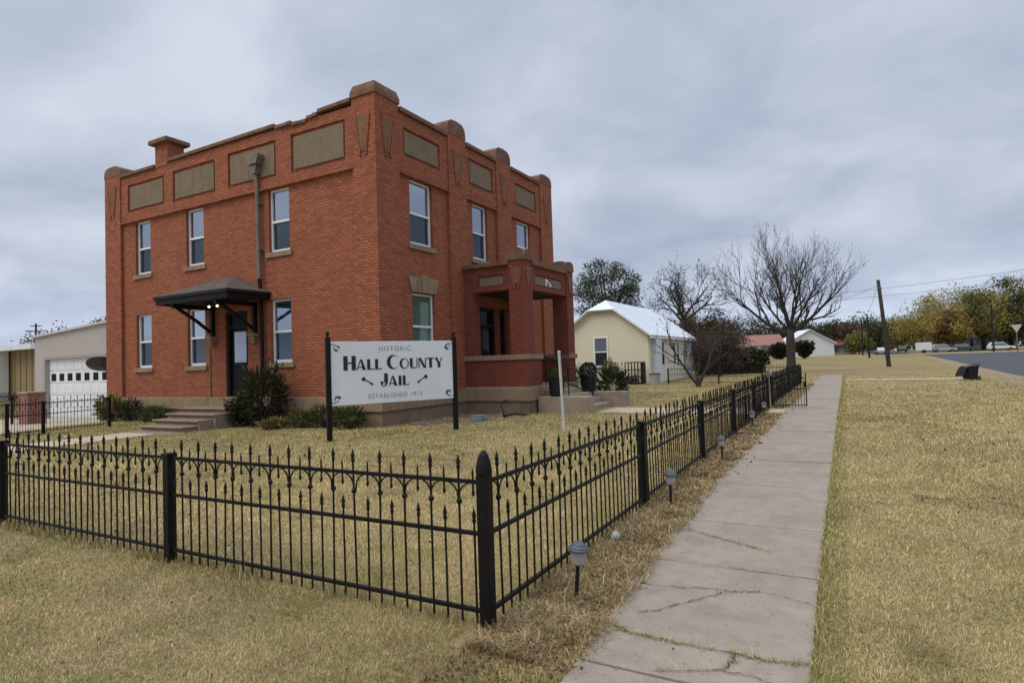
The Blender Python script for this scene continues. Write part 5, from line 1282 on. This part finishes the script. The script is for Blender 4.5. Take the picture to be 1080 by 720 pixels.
# ------------------------------------------------------------------ vehicles in the distance
def car(x, y, rz, paint, label, suv=False, s=1.0):
    z = gz(0, y)+.03
    o = empty('parked_car', (x, y, z), label, 'car', rz, group='cars along the far street')
    hgt = 1.72 if suv else 1.45
    prof = [(-2.25, .35), (2.2, .35), (2.28, .55), (2.2, .82), (1.1, .95), (.45, hgt-.04), (-.9, hgt) if not suv else (-1.75, hgt), (-1.75, 1.0) if not suv else (-2.15, 1.02), (-2.28, .9)]
    m = MB(); m.prism([(px, 0, pz) for px, pz in prof], (0, -.86, 0), (0, .86, 0)); m.build('body', paint, o, local=True, bevel=.09)
    m = MB(); top = hgt-.12
    gp_ = [(.95, .98), (.42, top), (-.85 if not suv else -1.65, top), (-1.55 if not suv else -1.95, 1.02)]
    m.prism([(px, 0, pz) for px, pz in gp_], (0, -.872, 0), (0, -.862, 0)); m.prism([(px, 0, pz) for px, pz in gp_], (0, .862, 0), (0, .872, 0))
    m.build('side_window', CARGLASS, o, local=True)
    for wx in (-1.4, 1.42):
        for wy in (-.80, .80):
            m = MB(); m.tube([(wx, wy-.1, .33), (wx, wy+.1, .33)], .33, 14); wo = m.build('wheel', DARKGREY, o, local=True)
            m = MB(); m.tube([(wx, wy-.112, .33), (wx, wy+.112, .33)], .19, 10); m.build('rim', METALGREY, wo, local=True)
    m = MB(); m.box(2.2, 2.29, -.75, -.45, .62, .78); m.box(2.2, 2.29, .45, .75, .62, .78); m.build('headlight', WHITE, o, local=True)
    return o
car(5.5, 151.6, rad(95), CARPAINT[0], 'silver car on the distant street beside the slim lamps', False)
car(10.9, 178, rad(90), CARPAINT[2], 'dark vehicle far down the street behind the wooden pole', True)
car(17.3, 160, rad(10), CARPAINT[3], 'pale green grey vehicle parked under the golden yellow tree', True)
car(21.3, 162.9, rad(5), CARPAINT[2], 'dark vehicle parked between the two pale ones', True)
car(27.3, 161.1, rad(4), CARPAINT[1], 'white vehicle parked behind the tall street lamp', True)
tr_ = empty('white_trailer', (13.5, 158, gz(0, 158)), 'small white box trailer at the corner across the street', 'trailer')
m = MB(); m.box(12.2, 15.0, 157, 159, gz(0, 158)+.5, gz(0, 158)+2.2); m.build('body', WHITEWALL, tr_, bevel=.08)
m = MB(); m.tube([(13.6, 156.9, gz(0, 158)+.35), (13.6, 157.1, gz(0, 158)+.35)], .35, 12); m.tube([(13.6, 158.9, gz(0, 158)+.35), (13.6, 159.1, gz(0, 158)+.35)], .35, 12); m.build('wheel', DARKGREY, tr_)

# ------------------------------------------------------------------ poles, lamps, signs, wires, bin
up_ = empty('utility_pole', (2.83, 63.2, gz(0, 63.2)), 'leaning dark wooden pole standing alone on the verge', 'pole')
z0 = gz(0, 63.2); topp = (2.34, 63.2, z0+7.7)
m = MB(); m.tube([(2.9, 63.2, z0-.5), (2.83, 63.2, z0), (2.60, 63.2, z0+4.0), topp], [.19, .19, .165, .145], 12); m.build('shaft', POLEWOOD, up_, smooth=True)
m = MB(); m.box(2.25, 2.6, 62.98, 63.03, z0+6.9, z0+7.0); m.tube([(2.30, 63.0, z0+7.0), (2.30, 63.0, z0+7.2)], .05, 6); m.build('insulator', METALGREY, up_)
def street_lamp(x, y, hgt, label, arm=(-1.2, 0)):
    z = gz(0, y); o = empty('street_lamp', (x, y, z), label, 'street lamp', group='street lamps')
    m = MB(); m.tube([(x, y, z-.2), (x, y, z+hgt*.6), (x, y, z+hgt)], [.16, .13, .11], 8); m.build('pole', DARKGREY, o)
    m = MB(); m.tube([(x, y, z+hgt-.1), (x+arm[0]*.4, y+arm[1]*.4, z+hgt+.35), (x+arm[0], y+arm[1], z+hgt+.5)], .045, 6); m.build('arm', METALGREY, o)
    m = MB(); m.lathe((x+arm[0], y+arm[1], z+hgt+.45), [(.01, -.10), (.20, -.06), (.24, .02), (.12, .12), (.01, .15)], 10, Matrix.Diagonal((1.7, 1, 1))); m.build('lamp_head', METALGREY, o)
street_lamp(2.45, 112.4, 6.9, 'slim dark street lamp nearer the leaning wooden pole')
street_lamp(2.1, 149.9, 7.8, 'slim dark street lamp farther off beside its twin', (-1.4, 0))
street_lamp(22.4, 138.3, 8.6, 'tall street lamp among the trees across the street', (1.3, .4))
yd = empty('yield_sign', (25.0, 134.2, gz(0, 134)), 'triangular road sign on a post across the junction', 'road sign')
z = gz(0, 134); m = MB(); m.tube([(25.0, 134.2, z-.2), (25.0, 134.2, z+4.0)], .09, 8); m.build('post', METALGREY, yd)
m = MB(); m.prism([(24.2, 134.05, z+4.7), (25.8, 134.05, z+4.7), (25.0, 134.05, z+3.3)], (0, 0, 0), (0, .06, 0)); m.build('plate', YSIGN, yd)
# utility pole with crossarms far left
ul = empty('utility_pole', (-175.2, 74.5, 0), 'distant utility pole with crossarms above the garage roof', 'pole')
m = MB(); m.tube([(-175.2, 74.5, -1), (-175.2, 74.5, 14.8)], [.32, .22], 8); m.build('shaft', POLEWOOD, ul)
ud = Vector((.87, .49, 0))
for z, wv in ((13.0, 2.6), (14.2, 1.4)):
    a = Vector((-175.2, 74.5, z)); m = MB(); m.tube([a-ud*wv, a+ud*wv], .14, 4); m.build('crossarm', POLEWOOD, ul)
for k, (x, y, hh, ww) in enumerate([(-150, 66, 9.8, 12), (-137, 64, 10.4, 14), (-124, 62, 10.8, 13), (-112, 62, 11.2, 13)]):
    leafy_tree('tree', (x, y, -.3), ['dull brown tree behind the garage roof nearest the utility pole', 'dull brown tree rising over the garage roof edge', 'brown tree over the middle of the garage roof', 'brown tree over the garage roof beside the brick wall'][k], hh*1.03, ww, 130+k, [(.13, .105, .09), (.16, .135, .115), (.11, .10, .08)], .45, 60, 90, hh*.3, 'trees behind the garage', hollow=.1)
# overhead wires
def wire(p, q, sag, label, r=.014):
    p, q = Vector(p), Vector(q); pts = [p.lerp(q, t/16)-Vector((0, 0, sag*4*(t/16)*(1-t/16))) for t in range(17)]
    m = MB(); m.tube(pts, r, 4); tag(m.build('overhead_wire', DARKGREY), label, 'wire', 'overhead wires')
wire((2.25, 63.1, z0+7.2), (-9.5, 121, 9.0), .6, 'thin wire running from the leaning pole to the bare tree')
wire((2.25, 63.1, z0+7.2), (2.45, 112.4, gz(0, 112)+7.0), .3, 'thin wire dropping from the leaning pole to a slim lamp')
wire((-30, 250, 22), (70, 200, 24), 1.5, 'upper long wire crossing the sky over the yellow trees', .05)
wire((-30, 250, 20), (70, 200, 21.0), 1.5, 'lower long wire crossing the sky over the yellow trees', .05)
# fallen wheeled bin beside the street
bn = empty('wheeled_bin', (5.0, 36.9, 0), 'black wheeled trash bin with its lid hanging open beside the street', 'trash bin', rad(-62)); bn.scale = (.82, .82, .82)
m = MB()
P = [(-.27, -.24, .06), (.27, -.24, .06), (.27, .24, .06), (-.27, .24, .06)]; Q = [(-.32, -.32, .78), (.32, -.32, .78), (.32, .34, .90), (-.32, .34, .90)]
m.v += P+Q
for q in ((3, 2, 1, 0), (0, 1, 5, 4), (1, 2, 6, 5), (2, 3, 7, 6), (3, 0, 4, 7), (4, 5, 6, 7)): m.f.append(q)
m.box(-.35, .35, -.35, -.30, .72, .79); m.box(-.35, -.30, -.30, .36, .78, .84); m.box(.30, .35, -.30, .36, .78, .84)
m.build('body', DARKGREY, bn, local=True, bevel=.025)
m = MB(); m.prism([(0, -.36, .76), (0, -.40, .78), (0, -.52, .50), (0, -.62, .26), (0, -.66, .24), (0, -.50, .40)], (-.33, 0, 0), (.33, 0, 0)); m.build('lid', DARKGREY, bn, local=True, bevel=.012)
m = MB(); m.tube([(-.28, .42, .95), (.28, .42, .95)], .02, 8); m.tube([(-.28, .34, .86), (-.28, .42, .95)], .02, 6); m.tube([(.28, .34, .86), (.28, .42, .95)], .02, 6); m.build('handle', DARKGREY, bn, local=True)
for wx in (-.26, .26):
    m = MB(); m.tube([(wx-.04, .28, .13), (wx+.04, .28, .13)], .13, 14); wo = m.build('wheel', DARKGREY, bn, local=True)
    m = MB(); m.tube([(wx-.045, .28, .13), (wx+.045, .28, .13)], .06, 10); m.build('hub', METALGREY, wo, local=True)

# ------------------------------------------------------------------ grass
def in_poly_rects(x, y):
    bad = (x > wl_v(y)-.0) & (x < wr_v(y)) & (y < 47.4)
    bad |= (x > XL-.1) & (x < XR+.1) & (y > Y0-.1) & (y < Y1)
    bad |= (x > XR) & (x < PX+.1) & (y > PY0-.1) & (y < PY1+.1)
    bad |= (x > -6.75) & (x < -1.6) & (y > 17.3) & (y < 19.05)
    bad |= (x > -8.6) & (x < -6.6) & (y > 16.9) & (y < 20.1)
    bad |= (x > -17.4) & (x < -16.0) & (y > 3.3) & (y < 9.75)
    bad |= (x > -17.9) & (x < -15.5) & (y > 9.55) & (y < 12.4)
    bad |= (x < -22.0) & (y > 8.3)
    edge_ = np.interp(y, [8, 20, 33, 45, 80], [4.6, 5.3, 6.5, 7.2, 9.0])
    bad |= (x > edge_-.9+1.9*np.random.default_rng(3).uniform(0, 1, len(x))**1.5) | (x > edge_+.9)
    bad |= (x > -.6) & (x < 5.2) & (y > 38.1) & (y < 39.3)
    return bad
wl_v = lambda y: np.interp(y, [0, 2.8, 3.9, 4.9, 6.8, 12, 18.6, 48.2], [-1.28, -1.31, -1.41, -1.47, -1.55, -1.65, -1.68, -1.82])
wr_v = lambda y: np.interp(y, [0, 3.4, 5, 9, 14.7, 39.5, 47.5], [-0.235, -0.24, -0.27, -0.30, -0.34, -0.50, -0.56])
def vnoise(x, y, s, seed):
    """cheap smooth value noise for patches"""
    r = np.random.default_rng(seed); T = r.uniform(0, 1, (64, 64)); X = x*s; Y = y*s; i = np.floor(X).astype(int); j = np.floor(Y).astype(int); fx_ = X-i; fy_ = Y-j
    fx_ = fx_*fx_*(3-2*fx_); fy_ = fy_*fy_*(3-2*fy_)
    g = lambda a, b: T[a % 64, b % 64]
    return (g(i, j)*(1-fx_)+g(i+1, j)*fx_)*(1-fy_)+(g(i, j+1)*(1-fx_)+g(i+1, j+1)*fx_)*fy_

STRAW = np.array([(.545, .425, .205), (.61, .49, .25), (.47, .36, .165), (.37, .275, .122), (.66, .545, .30), (.275, .198, .09)])
OLIVE = np.array([(.24, .24, .070), (.31, .285, .09), (.16, .185, .05), (.38, .335, .12), (.12, .155, .04)])
BROWN = np.array([(.22, .14, .075), (.31, .20, .105), (.38, .26, .145), (.13, .085, .05), (.42, .32, .19)])

def blades(name, x, y, z, length, width, lean, cols, seed, label, cat):
    """grass blades as narrow three-sided faces, bent over; all one mesh"""
    r = np.random.default_rng(seed); n = len(x)
    a = r.uniform(0, 2*np.pi, n); l = length*r.lognormal(0, .35, n); wv = width*r.uniform(.6, 1.3, n); ln = np.clip(lean+.22*r.normal(size=n), .05, 1.45)
    dx_, dy_ = np.cos(a), np.sin(a); sx, sy = -dy_, dx_
    base = np.stack([x, y, z], 1); side = np.stack([sx*wv/2, sy*wv/2, np.zeros(n)], 1)
    mid = base+np.stack([dx_*np.sin(ln*.7)*l*.5, dy_*np.sin(ln*.7)*l*.5, np.cos(ln*.7)*l*.5], 1)
    ln2 = np.clip(ln*1.35, 0, 1.75); tw = r.normal(size=n)*.35
    tip = mid+np.stack([np.cos(a+tw)*np.sin(ln2)*l*.5, np.sin(a+tw)*np.sin(ln2)*l*.5, np.cos(ln2)*l*.5], 1); tip[:, 2] = np.maximum(tip[:, 2], z+.002)
    v = np.empty((n*5, 3)); v[0::5] = base-side; v[1::5] = base+side; v[2::5] = mid+side*.8; v[3::5] = mid-side*.8; v[4::5] = tip
    idx = np.arange(n)*5; loops = np.empty((n, 7), np.int32); loops[:, 0] = idx; loops[:, 1] = idx+1; loops[:, 2] = idx+2; loops[:, 3] = idx+3; loops[:, 4] = idx+3; loops[:, 5] = idx+2; loops[:, 6] = idx+4
    ls = np.empty(n*2, np.int32); ls[0::2] = np.arange(n)*7; ls[1::2] = np.arange(n)*7+4; lt = np.empty(n*2, np.int32); lt[0::2] = 4; lt[1::2] = 3
    me = bpy.data.meshes.new(name); me.vertices.add(n*5); me.vertices.foreach_set('co', v.ravel().astype(np.float32)); me.loops.add(n*7); me.loops.foreach_set('vertex_index', loops.ravel())
    me.polygons.add(n*2); me.polygons.foreach_set('loop_start', ls); me.polygons.foreach_set('loop_total', lt); me.update()
    ca = np.ones((n*5, 4), np.float32); c = cols*(1+.15*r.normal(size=(n, 1))).clip(.5, 1.6); ca[:, :3] = np.repeat(c, 5, axis=0).clip(0, 1)
    at_ = me.attributes.new('col', 'FLOAT_COLOR', 'POINT'); at_.data.foreach_set('color', ca.ravel()); me.materials.append(GRASSM)
    o = link(name, me); return tag(o, label, cat, kind='stuff')

def pick_cols(n, x, y, r):
    g = vnoise(x, y, .9, 1)*.5+vnoise(x, y, 3.1, 2)*.5; near_house = np.clip((-x-4)/12, 0, 1)*np.clip((y-7)/4, 0, 1)
    pg = np.clip((g-.55)*2.6, 0, .75)+.03+near_house*.8*(.4+vnoise(x, y, 1.1, 36))
    pb = np.clip((vnoise(x, y, .55, 5)*.5+vnoise(x, y, 4.3, 6)*.5-.58)*3, 0, .7)
    # grass hugging the sidewalk edge stays greener
    pg += np.where((x > wr_v(y)) & (x < wr_v(y)+.18), .45, 0)
    # the corner by the post and the strip under the near fence stay greener
    pg += .5*np.exp(-(((x+2.0)/.8)**2+((y-2.5)/.45)**2))+.35*np.exp(-((y-3.1)/.22)**2)*(x < -2)*vnoise(x, y, 1.7, 31)
    u = r.uniform(0, 1, n); c = STRAW[r.integers(0, len(STRAW), n)].copy()
    gi = u < pg; c[gi] = OLIVE[r.integers(0, len(OLIVE), gi.sum())]
    bi = (u > 1-pb); c[bi] = BROWN[r.integers(0, len(BROWN), bi.sum())]
    st2 = np.abs((y-7.40)+(x-1.75)*.33); sk = (x > .5) & (x < 3.8) & (st2 < .26+.08*np.sin(x*6)) & (r.uniform(0, 1, n) < .75); c[sk] = BROWN[r.integers(0, 5, sk.sum())]*.62
    lum = .70+.66*(vnoise(x, y, .7, 33)*.55+vnoise(x, y, 3.2, 34)*.45)
    return c*lum[:, None], g

NG = 1400000
r = np.random.default_rng(77)
yaw = math.atan2(-.48, .87)
th = r.uniform(rad(-29)-rad(47), rad(-29)+rad(47), NG)
rr_ = 1.7*(60/1.7)**(r.uniform(0, 1, NG)**1.12)
x = np.sin(th)*rr_; y = np.cos(th)*rr_
keep = ~in_poly_rects(x, y) & ~((x > -2.1) & (x < wl_v(y)) & (y > 2.9) & (y < 34))
thin = vnoise(x, y, 2.3, 8)*.6+vnoise(x, y, .8, 9)*.4; keep &= (r.uniform(0, 1, NG) < np.clip(.35+thin*1.1, 0, 1))
# a bare worn streak in the verge grass
st_d = np.abs((y-7.40) + (x-1.75)*.33); keep &= ~((x > .6) & (x < 3.4) & (st_d < .20+.1*np.sin(x*7)) & (r.uniform(0, 1, NG) < .45))
x, y, rr_ = x[keep], y[keep], rr_[keep]; n = len(x)
c, g = pick_cols(n, x, y, r)
wscale = np.clip(rr_/4.5, .8, 7)
blades('lawn_grass', x, y, np.zeros(n), 0.031*np.clip(rr_/7, .95, 1.5), .0028*wscale, .95, c, 3, 'short dry straw coloured lawn grass with green tinges', 'grass')
# longer matted straw and clippings between fence and sidewalk
NS = 80000
y = 2.9+(34-2.9)*r.uniform(0, 1, NS)**1.75; lo = np.maximum(fx(y)-.12, -2.6); hi = wl_v(y)+.05+.10*(vnoise(y, y*.3, 2.1, 12)-.3); x = lo+(hi-lo)*r.beta(1.3, 1.2, NS)
k = (y > 3.3) | (x > -2.0); k &= ~((y > 17.2) & (y < 20.0)); x, y = x[k], y[k]
tuft = vnoise(x, y, 5.5, 14); k = r.uniform(0, 1, len(x)) < np.clip(.25+1.2*tuft, 0, 1); x, y, tuft = x[k], y[k], tuft[k]; n = len(x)
mixr = r.uniform(0, 1, n); c = np.where((mixr < .36)[:, None], STRAW[r.integers(0, 6, n)], np.where((mixr < .93)[:, None], BROWN[r.integers(0, 5, n)], OLIVE[r.integers(0, 5, n)]))
red = r.uniform(0, 1, n) < .03; c[red] = (.22, .085, .05)
blades('dry_clippings', x, y, r.uniform(.0, .05, n)*tuft+.005, .062*np.clip(.6+tuft, .6, 1.5), .0046*np.clip(np.hypot(x, y)/5, .8, 3), 1.28, c, 4, 'brown matted clippings between fence and sidewalk', 'dry grass')
nf = 15000
xf = np.concatenate([r.uniform(-14, -1.9, nf), fx(0*r.uniform(0, 1, nf))*0+0]) if False else r.uniform(-14, -1.9, nf); yf_ = 3.16+r.normal(size=nf)*.05
y2 = 3.1+(31-3.1)*r.uniform(0, 1, nf)**1.7; x2 = fx(y2)+r.normal(size=nf)*.045; k2 = ~((y2 > 18.6) & (y2 < 20.2))
xf = np.concatenate([xf, x2[k2]]); yf_ = np.concatenate([yf_, y2[k2]]); kk = r.uniform(0, 1, len(xf)) < np.clip(vnoise(xf, yf_, 2.6, 40)*1.5-.2, 0, 1); xf, yf_ = xf[kk], yf_[kk]; n = len(xf)
mixr = r.uniform(0, 1, n); c = np.where((mixr < .35)[:, None], OLIVE[r.integers(0, 5, n)], np.where((mixr < .8)[:, None], STRAW[r.integers(0, 6, n)], BROWN[r.integers(0, 5, n)]))
blades('fence_grass', xf, yf_, np.zeros(n), .075, .0034*np.clip(np.hypot(xf, yf_)/4.5, .8, 4), .55, c, 8, 'untrimmed taller grass along the foot of the iron fence', 'grass')
# sprigs growing in the sidewalk cracks and overhanging its edges
X, Y = [], []
for pl, cnt in ((cracks[4], 900), (cracks[0], 220), (cracks[5], 240), (cracks[2][3:5], 60), (cracks[3], 70)):
    for q in range(cnt):
        s = r.uniform(0, len(pl)-1); i = int(s); f_ = s-i; X.append(pl[i][0]+(pl[i+1][0]-pl[i][0])*f_+r.normal()*.013); Y.append(pl[i][1]+(pl[i+1][1]-pl[i][1])*f_+r.normal()*.013)
x = np.array(X); y = np.array(Y); k = vnoise(x, y, 6, 15)+.25*(x > -1.0) > .45; x, y = x[k], y[k]
ne = 16000; ye_ = 2.2+(46-2.2)*r.uniform(0, 1, ne)**2.0; xe = wr_v(ye_)+np.abs(r.normal(size=ne))*.05-.012
x = np.concatenate([x, xe]); y = np.concatenate([y, ye_]); n = len(x); mixr = r.uniform(0, 1, n)
c = np.where((mixr < .55)[:, None], OLIVE[r.integers(0, 5, n)], STRAW[r.integers(0, 6, n)])
blades('edge_grass', x, y, np.full(n, .012), .04, .0032*np.clip(np.hypot(x, y)/4.5, .8, 4), .8, c, 6, 'green tinged grass tufts in the sidewalk cracks and along its edge', 'grass')

# fallen leaves, thickest in the clippings by the fence
nl_ = 9000
yl = 2.0+(30-2.0)*r.uniform(0, 1, nl_)**2.0; xl = np.where(r.uniform(0, 1, nl_) < .86, fx(yl)+.02+r.beta(1.1, 1.7, nl_)*.72, r.uniform(-11, 5, nl_))
k = ~(in_poly_rects(xl, yl) & ((xl < wl_v(yl)) | (xl > wr_v(yl)) | (r.uniform(0, 1, nl_) < .93))); xl, yl = xl[k], yl[k]
zl = np.where(in_poly_rects(xl, yl), .036, r.uniform(.02, .05, len(xl)))
leaf_cloud('fallen_leaves', np.stack([xl, yl, zl], 1), .027*np.clip(np.hypot(xl, yl)/6, .9, 2), [(.17, .10, .06), (.22, .14, .08), (.12, .075, .048), (.28, .19, .11), (.19, .085, .055)], None, aspect=.5, seed=41, normals=None)
tag(bpy.data.objects['fallen_leaves'], 'scattered small brown fallen leaves on the lawn and by the fence', 'leaves', kind='stuff')
